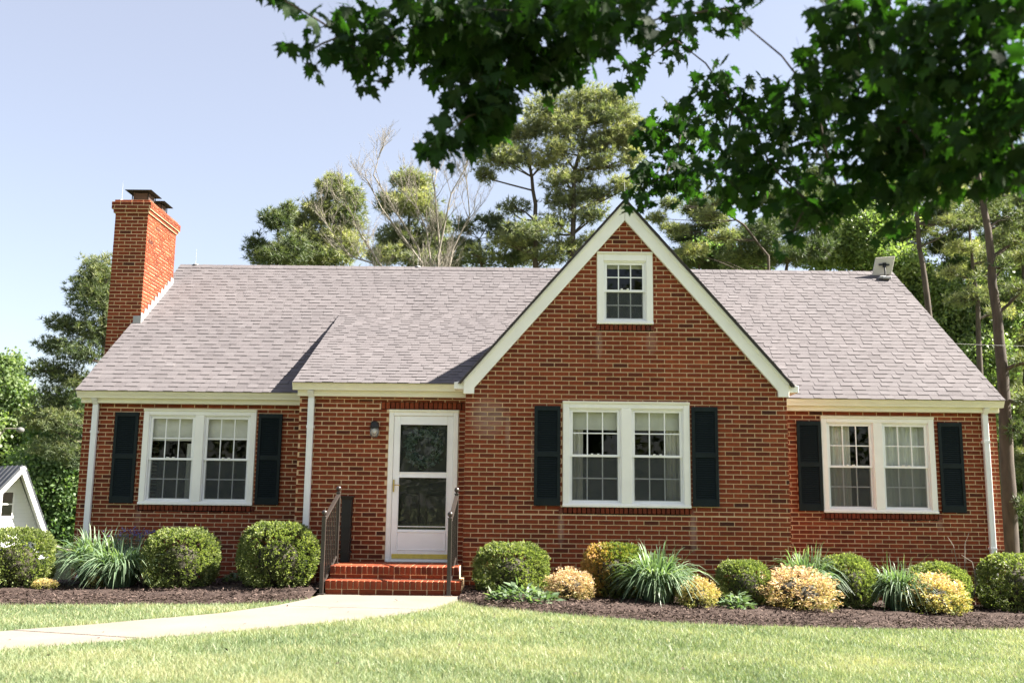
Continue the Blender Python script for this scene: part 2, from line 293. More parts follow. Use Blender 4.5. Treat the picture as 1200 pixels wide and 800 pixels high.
TREES=[('pine','tall dark pine rising behind the brick chimney',24,[[(-15.3,24,-0.92),(-15.52,24,3.95),(-15.62,24,7.31),(-15.84,24,10.07)]],0.38,[(-15.98,10.14,0.82,0.68),(-16.63,9.36,0.75,0.54),(-16.08,8.85,1.02,0.75),(-17.16,7.98,0.88,0.41),(-15.99,7.72,1.08,0.54),(-17.63,7.15,0.74,0.37),(-16.32,6.76,1.08,0.47),(-17.61,6.07,1.01,0.44),(-16.49,5.61,1.14,0.47),(-15.59,9.55,0.61,0.75),(-15.15,8.17,0.74,0.74),(-17.44,4.93,1,0.47),(-17.94,4.19,0.87,0.43),(-16.71,4.2,1.13,0.5),(-17.02,3.11,1.13,0.46),(-16,2.79,0.93,0.46)]),
('leafy','pale green leafy tree at the far left, behind the white outbuilding',38,[[(-25.97,38,-1.32),(-26.73,38,6.71)]],0.4,[(-26.99,7.99,0.92,0.92),(-26.31,6.62,1.19,1.1),(-27.28,6.24,1.19,1.37),(-26.59,4.66,1.54,1.36),(-25.06,4.9,1,0.91),(-27.79,3.52,1.36,1.58),(-25.71,3.1,1.18,1.08)]),
('leafy','dense mid-green leafy tree between the outbuilding roof and the brick house',31,[[(-19.75,31,-1.7),(-20.14,31,2.87)]],0.35,[(-20.9,2.67,1.33,1.33),(-19.76,1.14,1.24,1.71),(-19.4,3.46,1.02,1.02),(-20.27,-0.12,1.7,0.93),(-19.01,0.58,0.85,1.55),(-21.48,1.7,0.94,0.94),(-19.82,5.22,1.03,0.87),(-20.74,4.42,1.02,0.79)]),
('pine','dark pine showing above the roof ridge, leftmost of those behind the ridge',30,[[(-10.04,30,7.56),(-10.3,30,11.13),(-10.53,30,14.17)]],0.3,[(-10.52,13.88,0.71,0.52),(-11.32,12.65,0.55,0.51),(-9.83,12.83,0.87,0.63),(-10.98,12.09,0.79,0.35),(-10.28,12.34,0.79,0.47),(-10.07,14.54,0.4,0.36)]),
('pine','greyish sparse pine above the ridge, behind pale bare twigs',33,[[(-8.21,33,8.02),(-8.34,33,12.26),(-8.47,33,16.39)]],0.3,[(-8.51,16.52,0.94,0.68),(-9.44,15.37,1.02,0.64),(-8.08,15.21,1.02,0.72),(-9.72,13.88,1.35,0.8),(-8.02,13.73,1.27,0.84),(-10.4,13.1,1.01,0.59),(-8.75,12.9,1.51,0.46),(-7.51,15.96,0.51,0.51),(-10.26,14.75,0.68,0.47)]),
('pine','pine with a rounded top seen through the branches of the leafless tree',37,[[(-5.19,37,8.18),(-5.23,37,12.76),(-5.29,37,17.95)]],0.3,[(-5.21,18.33,1.11,0.6),(-6.18,16.98,0.92,0.6),(-4.8,16.81,1.2,0.69),(-5.76,15.19,1.37,0.78),(-4.01,14.83,1.1,0.69),(-6.54,14.05,1.09,0.46),(-4.4,13.93,1.37,0.46),(-3.58,15.97,0.64,0.55)]),
('pine','low dark pine between the leafless tree and the tallest pine',29,[[(-0.86,29,7.52),(-0.95,29,10.61),(-1.11,29,12.97)]],0.3,[(-1.76,12.57,0.92,0.35),(-0.03,13.3,1.24,0.31),(-1.09,11.98,1.38,0.31),(0.37,12.27,1,0.35),(-2.4,11.93,0.69,0.31),(-0.62,13.85,0.77,0.23),(1.13,12.8,0.85,0.31),(-1.77,13.44,0.62,0.23)]),
('pine','tallest pine, twin-stemmed with a broad yellow-green crown left of the gable peak',28,[[(1.47,28,7.4),(1.43,28,11.37),(1.37,28,14.29),(1.01,28,16.86)],[(3.09,28,7.42),(3.04,28,11.97),(3.11,28,15.88),(3.91,28,18.7)]],0.42,[(1.84,18.76,1.15,0.62),(3.76,19.27,1.31,0.5),(5.22,18.71,0.77,0.58),(0.46,17.54,0.92,0.35),(2.61,17.64,1.15,0.5),(4.83,17.5,1.15,0.61),(-0.21,16.25,1.22,0.46),(1.85,16.19,0.99,0.34),(4.22,16.21,1.07,0.38),(5.74,16.7,0.53,0.69),(2.77,14.62,1.14,0.42),(1.04,12.88,1.51,0.34),(2.32,13.71,0.98,0.26),(5.35,15.11,0.76,0.34),(-0.45,17.33,0.69,0.34),(-0.81,15.65,0.53,0.3),(2.42,16.75,0.84,0.34),(3.76,13.72,0.83,0.3),(4.22,18.3,1,0.46),(1.27,17.87,0.77,0.35),(5.87,17.91,0.46,0.46),(1.88,11.96,1.28,0.3),(3.76,14.9,0.61,0.27),(0.54,14.28,0.83,0.23),(3.18,18.29,1,0.46),(4.72,19.32,0.77,0.39),(5.48,17.5,0.61,0.54),(3.76,17.09,0.99,0.34),(3,15.68,0.91,0.3),(0.7,16.66,0.92,0.34),(4.33,14.91,0.76,0.3),(2.24,15.28,0.76,0.27),(0.18,12.52,0.9,0.26),(2.82,12.55,0.98,0.3),(4.32,12.76,0.9,0.3)]),
('pine','wispy pine just right of the gable peak, behind the maple leaves',31,[[(12.43,31,7.56),(12.39,31,12.82),(11.31,31,14.3),(9.88,31,15.29),(8.44,31,16.33)]],0.26,[(8,14.1,0.73,0.24),(9.63,14.79,0.81,0.24),(8.79,13.12,0.88,0.24),(10.33,13.71,0.72,0.28),(7.86,15.27,0.57,0.24),(10.45,15.51,0.73,0.28),(11.2,16.36,0.65,0.32),(7.2,14.64,0.57,0.2)]),
('pine','dark dense pine above the right half of the roof ridge',34,[[(14.04,34,7.98),(13.97,34,12.28),(14.53,34,16.26)]],0.36,[(12.41,14.37,1.29,0.73),(14.15,15.19,1.37,0.6),(13.24,13.5,1.96,0.43),(11.53,13.4,1.11,0.38),(15.31,13.96,1.11,0.56),(14.96,16.27,1.12,0.6),(13.5,16.48,1.03,0.52),(16.22,15.3,0.77,0.43)]),
('leafy','sunlit yellow-green leafy tree behind the satellite dish',38,[[(19.06,38,8.13),(19.31,38,15.62)]],0.35,[(18.87,16.09,1.58,1.3),(20.84,16.69,1.39,1.11),(17.32,14.55,1.2,0.69),(21.64,14.11,1.2,1.01),(19.53,14.43,1.57,0.74),(18.22,17.29,1.02,0.65),(20.36,18.28,1.21,0.75),(22.15,12.56,0.92,1.01)]),
('leafy','bright low leafy tree just above the ridge beside the gable',44,[[(12.72,44,8.82),(12.86,44,15.05)]],0.3,[(11.59,16.1,1.03,0.57),(13.13,15.9,1.34,0.62),(14.67,15.71,1.34,0.46),(10.55,15.77,0.93,0.41),(13.05,16.65,0.72,0.41)]),
('pine','straight pine trunk nearest the satellite dish, with a forked limb',23,[[(16.49,23,6.83),(16.42,23,8.49),(16.24,23,11.18),(16.11,23,14.98)]],0.36,[(15.54,14.42,1.14,0.47),(16.93,15.27,1.14,0.54),(17.48,13.32,0.8,0.33),(15.81,13.17,0.73,0.3),(15.2,15.5,0.87,0.4),(17.27,14.29,0.8,0.33),(17.89,15.7,0.81,0.4),(17.86,12.39,0.73,0.27),(17.22,12.14,0.53,0.2)]),
('pine','middle one of the pine trunks beyond the right roof edge, with drooping limbs',26,[[(19.62,26,3.81),(19.64,26,6.25),(19.72,26,9.81),(19.59,26,12.73)]],0.36,[(20.18,14.15,1.08,0.47),(19.26,11.99,0.93,0.25),(20.64,9.28,0.56,0.28),(19.9,15.35,1.08,0.47),(20.55,11.64,0.78,0.28),(19.27,9.81,0.64,0.28),(18.91,10.97,0.64,0.21),(19.84,9.99,0.78,0.35)]),
('pine','thick dark pine trunk standing just beyond the right corner of the house',11,[[(13.15,11,-0.53),(13.21,11,2.43),(13.22,11,5.5),(13.06,11,8.47),(12.88,11,11.3)]],0.36,[(13.26,9.5,0.68,0.29),(13.76,8.2,0.58,0.2),(13.75,6.86,0.53,0.18),(13.75,4.97,0.4,0.22),(13.33,3.29,0.2,0.2),(13.36,1.32,0.26,0.3),(12.6,10.58,0.91,0.36),(13.85,8.94,0.59,0.27),(13.44,7.5,0.45,0.16),(13.64,3.95,0.31,0.17)]),
('leafy','hazy green leafy tree filling the gap between the pine trunks on the right',37,[[(23.42,37,-0.68),(24.01,37,8.95)]],0.35,[(23.6,10.99,1.52,1.43),(24.9,8.96,1.51,1.51),(22.89,12.68,1.17,1.08),(25.79,12.39,1.35,1.26),(24.8,14.46,1.18,0.9),(24.73,6.28,1.32,1.32),(23.93,7.6,1.15,1.33),(25.82,10.78,1.16,1.16)]),
('leafy','pale leafy tree at the right edge of the view, behind the thick pine trunk',48,[[(31.89,48,-1.56),(33.11,48,15.64)]],0.4,[(33.16,17.9,1.32,1.87),(33.69,14.52,1.63,2.18),(32.18,10.09,1.4,2.16),(33.33,7.4,1.61,2.68),(32.09,4.18,1.38,2.34),(31.51,0.5,1.47,1.89),(33.55,3.14,1.59,2.65),(31.22,7.91,0.86,1.61)]),
('pine','tall slim pine between the satellite dish and the forked pine trunk',41,[[(22.5,41,8.55),(22.69,41,13.95),(22.76,41,21.08)]],0.3,[(22.52,20.3,1.29,0.59),(23.25,19.12,1.08,0.49),(22.12,18.08,1.18,0.49),(23.33,16.98,1.27,0.54),(22.39,15.65,1.27,0.59),(23.39,14.36,1.17,0.58),(22.98,21.49,0.89,0.6)]),
('pine','slim shaded pine just right of the forked trunk, its crown above the roof slope',39,[[(24.14,39,5.54),(24.43,39,12.08),(24.68,39,19.39)]],0.3,[(24.64,18.79,1.33,0.57),(23.9,17.5,0.95,0.47),(25.28,16.83,1.13,0.47),(24.08,15.64,1.13,0.52),(25.04,14.39,1.22,0.56),(23.75,13.22,1.12,0.56),(24.68,11.51,1.21,0.65),(24.2,9.71,1.11,0.65)]),
('pine','slim pine seen between the two dark trunks beyond the right roof edge',44,[[(28.52,44,2.98),(28.98,44,12.08),(29.38,44,22.2)]],0.3,[(29.35,21.66,1.56,0.68),(30.17,19.93,1.25,0.52),(28.54,18.83,1.24,0.52),(29.78,17.24,1.34,0.62),(28.55,15.74,1.33,0.62),(29.77,14.07,1.23,0.61),(28.59,11.56,1.32,0.81),(29.23,9,1.21,0.91)]),
('pine','rightmost slim pine, half cut by the edge of the view',36,[[(26.05,36,-1.44),(26.7,36,8.84),(27.3,36,19.82)]],0.34,[(27.14,18.87,1.26,0.58),(27.65,17.19,1.16,0.54),(26.67,15.98,0.98,0.45),(27.26,14.24,1.15,0.58),(26.48,11.96,0.88,0.53),(27.02,9.73,1.05,0.7),(26.28,6.64,0.87,0.78),(26.5,3.62,0.94,0.86)]),
('pine','shaded pine behind the ridge midway between the gable and the dish',42,[[(18.33,42,9.12),(18.43,42,14.13),(18.46,42,20.07)]],0.32,[(18.44,19.5,1.31,0.6),(19.4,18.46,1.2,0.5),(17.57,17.82,1.2,0.5),(18.82,16.59,1.4,0.6),(17.39,15.65,1.19,0.5),(19.68,15.68,1.29,0.6),(18.38,20.54,0.91,0.5)]),
('pine','shaded pine whose top shows just right of the gable peak',43,[[(11.38,43,9.18),(11.37,43,14.29),(11.36,43,19.22)]],0.3,[(11.35,18.68,1.02,0.51),(12.15,17.85,1.02,0.46),(10.61,17.2,1.02,0.46),(11.72,16.37,1.32,0.51),(10.39,15.73,1.22,0.46),(12.51,15.65,1.22,0.46)])]
MAPLE_C=[(0.18,-9.79,3.54,0.36,0.14,70),(-0.07,-9.99,3.41,0.19,0.12,24),(-0.26,-9.99,3.3,0.07,0.07,4),(-0.42,-9.89,3.66,0.1,0.06,6),(0.04,-9.89,3.33,0.12,0.11,14),(0.45,-9.39,3.7,0.28,0.25,85),(0.73,-9.59,3.53,0.31,0.31,110),(0.57,-9.79,3.16,0.18,0.23,55),(0.42,-9.99,2.91,0.11,0.1,14),(0.63,-9.79,3.13,0.13,0.11,26),(0.98,-9.49,3.55,0.2,0.14,44),(0.38,-10.09,2.82,0.05,0.04,4),(1.2,-10.19,3.43,0.35,0.1,60),(1.11,-9.79,3.48,0.13,0.14,18),(1.7,-8.79,4,0.21,0.17,26),(1.44,-8.99,3.73,0.13,0.1,8),(1.79,-9.79,3.67,0.21,0.09,22),(0.95,-9.79,3.61,0.3,0.14,55),(0.57,-9.99,3.55,0.37,0.12,60),(1.84,-8.19,3.67,0.32,0.2,90),(1.7,-8.39,3.28,0.24,0.18,55),(2,-8.99,3.51,0.29,0.2,70),(2.14,-9.19,3.09,0.37,0.28,150),(1.99,-8.79,3.15,0.3,0.2,70),(2.3,-9.59,3.26,0.3,0.22,90),(2.31,-10.19,3.21,0.31,0.19,90),(2.57,-9.99,3.01,0.32,0.22,110),(2.52,-9.79,2.83,0.29,0.19,80),(2.3,-9.39,2.79,0.19,0.14,36),(2.17,-9.49,2.59,0.07,0.06,6),(2.39,-10.79,2.97,0.26,0.2,100),(2.61,-10.79,2.8,0.2,0.26,100),(2.69,-10.39,2.72,0.22,0.16,76),(2.61,-10.09,2.67,0.17,0.11,36),(2.76,-10.59,2.63,0.14,0.14,40),(2.21,-10.39,3.33,0.22,0.1,36),(2.57,-10.79,3.15,0.26,0.13,60),(2.83,-10.39,2.61,0.11,0.07,14),(1.62,-8.19,3.61,0.13,0.15,20),(1.82,-9.19,3.58,0.14,0.09,14),(2.51,-9.99,2.5,0.07,0.04,5),(1.51,-8.39,3.17,0.08,0.11,8),(2.46,-9.39,2.81,0.13,0.09,14)]
BARE=[[(-2.72,26,7.06),(-2.87,26,10.3),(-3.21,26,12.51),(-4.37,26,15.12)],[(-2.65,26,7.06),(-2.68,26,11.4),(-2.17,26,14.01),(-0.76,26,16.49)],[(-2.74,26,7.78),(-2.61,26,11.41),(-2.9,26,14.38),(-2.77,26,16.66)],[(-2.81,26,7.78),(-3.35,26,11.03),(-5.04,26,13.24),(-6.2,26,15.48)],[(-4.66,26,7.04),(-4.88,26,10.65),(-6.09,26,12.48),(-7.08,26,14.72)],[(-4.5,26,7.76),(-5.32,26,11.01),(-6.41,26,11.37),(-7.55,26,12.84)],[(-2.74,26,7.78),(-2.12,26,11.78),(-1.43,26,13.27),(-1.66,26,15.91)],[(-2.91,26,7.77),(-3.55,26,11.76),(-5.45,26,14.73),(-5.14,26,16.26)]]
# ------------------------------------------------------------------ ground setting
def terrain():
    xs = np.concatenate([np.linspace(-600, -30, 8), np.linspace(-26, 22, 90), np.linspace(26, 600, 8)])
    ys = np.concatenate([[-400, -100, -40], np.linspace(-20, 14, 50), [18, 25, 40, 80, 200, 900]])
    X, Y = np.meshgrid(xs, ys); Z = gzn(X)
    V = np.stack([X, Y, Z], -1).reshape(-1, 3); nx = len(xs); ny = len(ys)
    i = np.arange(nx-1); j = np.arange(ny-1); I, J = np.meshgrid(i, j); a = (J*nx+I).ravel()
    F = np.stack([a, a+1, a+nx+1, a+nx], 1)
    np_obj('lawn', V, F, GROUND, smooth=True, kind='structure')
terrain()
PATH_T = [(-1.80, -1.05), (-1.82, -1.62), (-2.02, -2.4), (-2.45, -3.25), (-3.48, -4.25), (-4.6, -4.95), (-7, -5.9), (-11, -7.1)]
PATH_B = [(0.06, -1.05), (0.02, -1.9), (-.22, -2.8), (-.66, -3.6), (-1.95, -4.95), (-3.47, -5.95), (-6.5, -7.2), (-10.6, -8.5)]
def resample(P, n):
    P = np.array(P); d = np.r_[0, np.cumsum(np.linalg.norm(np.diff(P, axis=0), axis=1))]
    t = np.linspace(0, d[-1], n)
    # light smoothing for a curve
    x = np.interp(t, d, P[:, 0]); y = np.interp(t, d, P[:, 1])
    k = np.array([1, 2, 3, 2, 1])/9
    xp = np.r_[[x[0]]*2, x, [x[-1]]*2]; yp = np.r_[[y[0]]*2, y, [y[-1]]*2]
    return np.stack([np.convolve(xp, k, 'valid'), np.convolve(yp, k, 'valid')], 1)
def ribbon(name, A, B, h, m, thick=.12, kind='structure'):
    n = len(A); b = MB()
    for (a, c) in zip(A, B):
        for (p, dz) in ((a, h), (c, h), (a, h-thick), (c, h-thick)): b.v.append((p[0], p[1], gz(p[0])+dz))
    for i in range(n-1):
        q = 4*i
        for f in ((q, q+4, q+5, q+1), (q+1, q+5, q+7, q+3), (q, q+2, q+6, q+4)): b.f.append(f); b.t.append(.5)
    b.f.append((0, 1, 3, 2)); b.t.append(.5); b.f.append((q+4, q+6, q+7, q+5)); b.t.append(.5)
    return tag(b.build(name, m), kind=kind)
PA, PB = resample(PATH_T, 40), resample(PATH_B, 40)
PATH = ribbon('path', PA, PB, .004, plain('joint_sand', (.16, .145, .12), .95, .2, 20))
def strip(name, A, B, h, thick, m, parent):
    n = len(A); b = MB()
    for (a, c) in zip(A, B):
        for (p, dz) in ((a, h), (c, h), (a, h-thick), (c, h-thick)): b.v.append((p[0], p[1], gz(p[0])+dz))
    for i in range(n-1):
        q = 4*i
        for f in ((q, q+4, q+5, q+1), (q+1, q+5, q+7, q+3), (q, q+2, q+6, q+4)): b.f.append(f); b.t.append(.5)
    b.f += [(0, 1, 3, 2), (q+4, q+6, q+7, q+5)]; b.t += [.5, .5]
    return b.build(name, m, parent)
FA, FB = resample(PATH_T, 241), resample(PATH_B, 241)
for k in range(8):
    i0, i1 = k*30, k*30+30
    a_, b_ = FA[i0:i1+1].copy(), FB[i0:i1+1].copy()
    for arr in (a_, b_):
        arr[-1] = arr[-2]+(arr[-1]-arr[-2])*(.82 if k < 7 else 1)
    strip('slab', a_, b_, .022+random.uniform(-.003, .003), .03, CONCRETE, PATH)

BED_L = [(-12, -1.9), (-8, -1.95), (-5.56, -1.95), (-3.92, -2.1), (-2.6, -2.2), (-2.1, -1.95), (-1.84, -1.55)]
BED_R = [(0.07, -1.75), (.35, -2.3), (.73, -2.6), (1.5, -2.85), (2.15, -3.02), (2.82, -3.0), (3.63, -2.78), (5.37, -2.0), (7.18, -1.35), (9.5, -1.0), (12, -.8)]
def bed_edge(x):
    if x < -.9: return np.interp(x, [p[0] for p in BED_L], [p[1] for p in BED_L])
    return np.interp(x, [p[0] for p in BED_R], [p[1] for p in BED_R])
def wall_y(x):
    return 0 if 0 <= x <= 4.68 else .34 if -2.5 <= x < 0 else 1.44
def bed(xa, xb, name):
    n = 90; V = []; F = []
    for i in range(n+1):
        x = xa+(xb-xa)*i/n; y0 = bed_edge(x)+.05*math.sin(x*7)+.03*math.sin(x*17); y1 = 1.5
        for j in range(17):
            t = j/16; y = y0+(y1-y0)*t
            h = .012+.05*min(1, t*7)+.022*math.sin(x*3.1+y*2.3)*math.sin(y*4.1-x)*min(1, t*5) + random.uniform(-.008, .012)
            if j == 0: h = -.02
            V.append((x, y, gz(x)+h))
    for i in range(n):
        for j in range(16):
            a = i*17+j; F.append((a, a+17, a+18, a+1))
    np_obj(name, V, F, MULCH, kind='structure')
bed(-12, -1.84, 'planting_bed'); bed(.05, 12, 'planting_bed')

# ------------------------------------------------------------------ the house
HOUSE = thing('brick_house', 'one-storey red brick house with grey shingle roof, steep front gable and white trim', 'house', (0, 0, 0))
CH, BL, JT = .0667, .2155, .0114
ZB = -.4005
Zv = Vector((0, 0, 1))
def in_ops(u0, u1, z0, z1, ops):
    segs = [(u0, u1)]
    zc = (z0+z1)/2
    for (a, b, c, d) in ops:
        if c < zc < d:
            ns = []
            for (s, e) in segs:
                if b <= s or a >= e: ns.append((s, e)); continue
                if a > s: ns.append((s, a))
                if b < e: ns.append((b, e))
            segs = ns
    return segs
def brick_box(mb, O, U, Nn, u0, u1, z0, z1, tone, d=.0, depth=.012, q=.0022):
    P = []
    for (dd, k) in ((-depth, 0), (d, q)):
        for (u, z) in ((u0+k, z0+k), (u1-k, z0+k), (u1-k, z1-k), (u0+k, z1-k)):
            P.append(tuple(O+U*u+Nn*dd+Zv*z))
    mb.quadbox(P, tone, (1, 2, 3, 4, 5))
def rnd_tone(): 
    return min(1, max(0, random.choice([random.gauss(.52, .13), random.gauss(.5, .14), random.gauss(.46, .16), random.gauss(.15, .08) if random.random() < .20 else random.gauss(.60, .12)])))
ALLFULL = []
def brick_wall(name, O, U, Nn, length, z0, z1, ops=(), lim=None, collect=None, off=0, parent=None, zb=ZB, back=True, tones=rnd_tone):
    """mortar sheet (returned as the wall part) with every brick standing proud of it"""
    O, U, Nn = Vector(O), Vector(U), Vector(Nn); mort = MB(); mb = MB()
    lo = (lambda z: 0) if lim is None else lim[0]; hi = (lambda z: length) if lim is None else lim[1]
    def band(a, b, k):
        ul, uh = lo(a), hi(a); ul1, uh1 = lo(b), hi(b)
        if uh-ul < .02: return
        for (s, e) in in_ops(ul, uh, a, b, ops):
            s1 = ul1 if abs(s-ul) < 1e-9 else s; e1 = uh1 if abs(e-uh) < 1e-9 else e
            q = len(mort.v)
            mort.v += [tuple(O+U*p+Nn*(-.0085)+Zv*z) for (p, z) in ((s, a), (e, a), (max(s1, e1), b), (min(s1, e1), b))]
            mort.f.append((q, q+1, q+2, q+3)); mort.t.append(.5)
        za, zb2 = (zb+k*CH)+JT/2, (zb+(k+1)*CH)-JT/2
        za, zb2 = max(za, a+(0 if a > z0+.001 or True else 0)), min(zb2, b)
        if zb2-za > .02:
            for (s, e) in in_ops(max(ul, ul1), min(uh, uh1), a, b, ops):
                u = s - ((s - off - (BL/2 if k % 2 else 0)) % BL)
                while u < e-.02:
                    p0, p1 = max(u+JT/2, s+(JT/2 if s > 0.001 else 0)), min(u+BL-JT/2, e-(JT/2 if e < length-.001 else 0))
                    if p1-p0 > .025:
                        full = abs(p1-p0-(BL-JT)) < .002 and zb2-za > CH-JT-.001
                        if collect is not None and full: collect.append((p0, za))
                        else:
                            j = random.uniform(-.0016, .0016)
                            brick_box(mb, O, U, Nn, p0+random.uniform(0, .0012), p1-random.uniform(0, .0012), za+j*.5, zb2+j*.5, tones(), random.uniform(-.0015, .0022))
                    u += BL
    k0 = int(math.floor((z0-zb)/CH+1e-6)); k = k0
    while zb+k*CH < z1-1e-6:
        A_, B_ = max(z0, zb+k*CH), min(z1, zb+(k+1)*CH)
        cuts = sorted({A_, B_} | {c for o_ in ops for c in o_[2:4] if A_+.001 < c < B_-.001})
        for a, b in zip(cuts[:-1], cuts[1:]):
          band(a, b, k)
        k += 1
    wl = mort.build(name, MORTAR, parent if parent is not None else HOUSE)
    return wl, mb, (O, U, Nn)
def bricks_into(mb, O, U, Nn, x0, x1, z0, z1, wdt, d=.012, depth=.03, tones=rnd_tone):
    """a row of bricks set on edge"""
    n = max(1, round((x1-x0)/wdt)); s = (x1-x0)/n
    for i in range(n): brick_box(mb, Vector(O), Vector(U), Vector(Nn), x0+i*s+.005, x0+(i+1)*s-.005, z0+.004, z1-.004, tones(), d+random.uniform(-.002, .002), depth)
FRONT = (0, -1, 0); PX = (1, 0, 0)
dark_tone = lambda: min(1, max(0, random.gauss(.33, .1)))
# front gable wall
GW_ops = [(1.42, 3.262, 1.08, 2.705), (1.92, 2.75, 3.745, 4.945)]
slope_lo = lambda z: max(0, (z-2.90)/1.15); slope_hi = lambda z: min(4.68, 4.68-(z-2.90)/1.15)
full = []
gw, gmb, (GO, GU, GN) = brick_wall('wall', (0, 0, 0), PX, FRONT, 4.68, -.4, 5.5, GW_ops, (slope_lo, slope_hi), full)
bricks_into(gmb, GO, GU, GN, 1.36, 3.30, 1.09, 1.18, .068, .016, tones=dark_tone)
bricks_into(gmb, GO, GU, GN, 1.90, 2.77, 3.752, 3.845, .068, .016, tones=dark_tone)
def hid(u, z):
    if .98 < u+.1 < 1.42 and 1.15 < z < 2.65: return True
    if 3.26 < u+.1 < 3.67 and 1.15 < z < 2.65: return True
    return z < .72
vis = [p for p in full if not hid(*p)]
vis.sort(key=lambda p: (p[0]+.1-CAM.x)**2+(p[1]-CAM.z)**2)
sel = set(vis[:300])
BV = []
for i in range(14):
    b = MB(); brick_box(b, Vector((0, 0, 0)), GU, GN, 0, BL-JT, 0, CH-JT, min(1, max(0, .08+i*.065)), random.uniform(-.0015, .002)); BV.append(b.mesh('brick', BRICK))
for p in full:
    if p in sel:
        o = bpy.data.objects.new('brick', BV[min(13, max(0, int((rnd_tone()-.08)/.065)))]); o.location = (p[0]+random.uniform(-.001, .001), 0, p[1]); link(o, gw)
    else:
        brick_box(gmb, GO, GU, GN, p[0], p[0]+BL-JT, p[1], p[1]+CH-JT, rnd_tone(), random.uniform(-.0015, .0022))
tag(gmb.build('brickwork', BRICK, gw), kind='stuff')
def simple_wall(O, U, Nn, L, z0, z1, ops=(), lim=None, extra=None, off=0):
    wl, mb, fr = brick_wall('wall', O, U, Nn, L, z0, z1, ops, lim, None, off)
    if extra: extra(mb, fr)
    tag(mb.build('brickwork', BRICK, wl), kind='stuff')
simple_wall((-6.21, 1.44, 0), PX, FRONT, 3.71, -.4, 2.735, [(-5.238+6.21, -3.424+6.21, 1.035, 2.655)], None,
            lambda mb, fr: bricks_into(mb, *fr, -5.28+6.21, -3.38+6.21, 1.045, 1.133, .068, .016, tones=dark_tone), .05)
simple_wall((4.68, 1.44, 0), PX, FRONT, 3.71, -.7, 2.735, [(5.595-4.68, 7.392-4.68, 1.035, 2.66)], None,
            lambda mb, fr: bricks_into(mb, *fr, 5.55-4.68, 7.45-4.68, 1.045, 1.135, .068, .016, tones=dark_tone), .09)
simple_wall((-2.5, .344, 0), PX, FRONT, 2.5, -.4, 2.77, [(-1.152+2.5, -.116+2.5, .3, 2.585), (-1.28+2.5, -.004+2.5, 2.585, 2.70)], None,
            lambda mb, fr: bricks_into(mb, *fr, -1.28+2.5, -.006+2.5, 2.588, 2.697, .072, .001), .02)
simple_wall((-2.5, 1.44, 0), (0, -1, 0), (-1, 0, 0), 1.096, -.4, 2.77)
simple_wall((0, .344, 0), (0, -1, 0), (-1, 0, 0), .344, -.4, 2.9)
simple_wall((4.68, 0, 0), (0, 1, 0), (1, 0, 0), 1.44, -.6, 2.95, off=.1)
# end walls and back
rl = lambda z: max(0, (z-2.70)/.709); rh = lambda z: 8.24-max(0, (z-2.70)/.709)
simple_wall((8.39, 1.44, 0), (0, 1, 0), (1, 0, 0), 8.24, -.7, 5.6, (), (rl, rh))
simple_wall((-6.21, 9.68, 0), (0, -1, 0), (-1, 0, 0), 8.24, -.5, 5.6, (), (rl, rh))
simple_wall((8.39, 9.68, 0), (-1, 0, 0), (0, 1, 0), 14.6, -.7, 2.735)

# --- roofs
EX = .140
def shingles(name_base, P0, U, V, W, Lu, Lv, parent, skip=None, n_single=0, u0=0, ex=EX, hs=1):
    P0, U, V, W = Vector(P0), Vector(U).normalized(), Vector(V).normalized(), Vector(W).normalized()
    mb = MB(); rows = int(Lv/ex)+1; singles = 0
    for r in range(rows):
        v0 = r*ex-.012; v1 = min(Lv, v0+ex+.03)
        if v1-v0 < .02: break
        u = u0-random.uniform(0, .3); thick = random.random() < .5
        while u < Lu:
            wd = random.uniform(.13, .24) if thick else random.uniform(.11, .22)
            a, b = max(u0, u), min(Lu, u+wd-.003); u += wd; thick = not thick
            if b-a < .015: continue
            c = P0+U*((a+b)/2)+V*(v0+ex/2)
            if skip and skip(c): continue
            h = (.0130 if thick else .0065)*hs+random.uniform(-.001, .002)*hs; dv = random.uniform(-.002, .002)
            tn = min(1, max(0, random.gauss(.5 if thick else .46, .12)))
            P = []
            for (hh0, hh1) in ((-.004, -.010), (h, .002)):
                for (uu, vv, hh) in ((a, v0+dv, hh0), (b, v0+dv, hh0), (b, v1, hh1), (a, v1, hh1)): P.append(tuple(P0+U*uu+V*vv+W*(hh+.004)))
            if singles < n_single and r < 60:
                q = MB(); q.quadbox(P, tn, (1, 2, 3, 5)); q.build('shingle', SHINGLE, parent); singles += 1
            else: mb.quadbox(P, tn, (1, 2, 3, 5))
    return tag(mb.build(name_base, SHINGLE, parent), kind='stuff')
K = .709; vF = Vector((0, 1, K)).normalized(); wF = Vector((0, -K, 1)).normalized()
def bumpZ(y): return 2.958+(y-.12)*.478
def mainZ(y): return 2.925+(y-1.22)*K
RX0, RX1 = -6.27, 8.44
mr = MB(); mr.prism([(1.25, mainZ(1.25)-.06), (1.25, mainZ(1.25)), (5.56, mainZ(5.56)), (9.87, mainZ(1.25)), (9.87, mainZ(1.25)-.06), (5.56, mainZ(5.56)-.09)][::-1], 0, RX0, RX1)
MR = mr.build('roof', ROOFBASE, HOUSE)
def skip_main(c):
    if -2.52 < c.x < .6 and c.y < 3.5: return True
    return abs(c.x-2.34) < (5.62-c.z)/1.15-.35
LS = (Vector((0, 5.56, mainZ(5.56)))-Vector((0, 1.2, mainZ(1.2)))).length
shingles('shingles', (0, 1.2, mainZ(1.2)), PX, vF, wF, RX1, LS, MR, skip_main, 0, RX0)
shingles('shingles', (0, 9.92, mainZ(1.2)), PX, (0, -1, K), (0, K, 1), RX1, LS, MR, None, 0, RX0)
rc = MB()
x = RX0
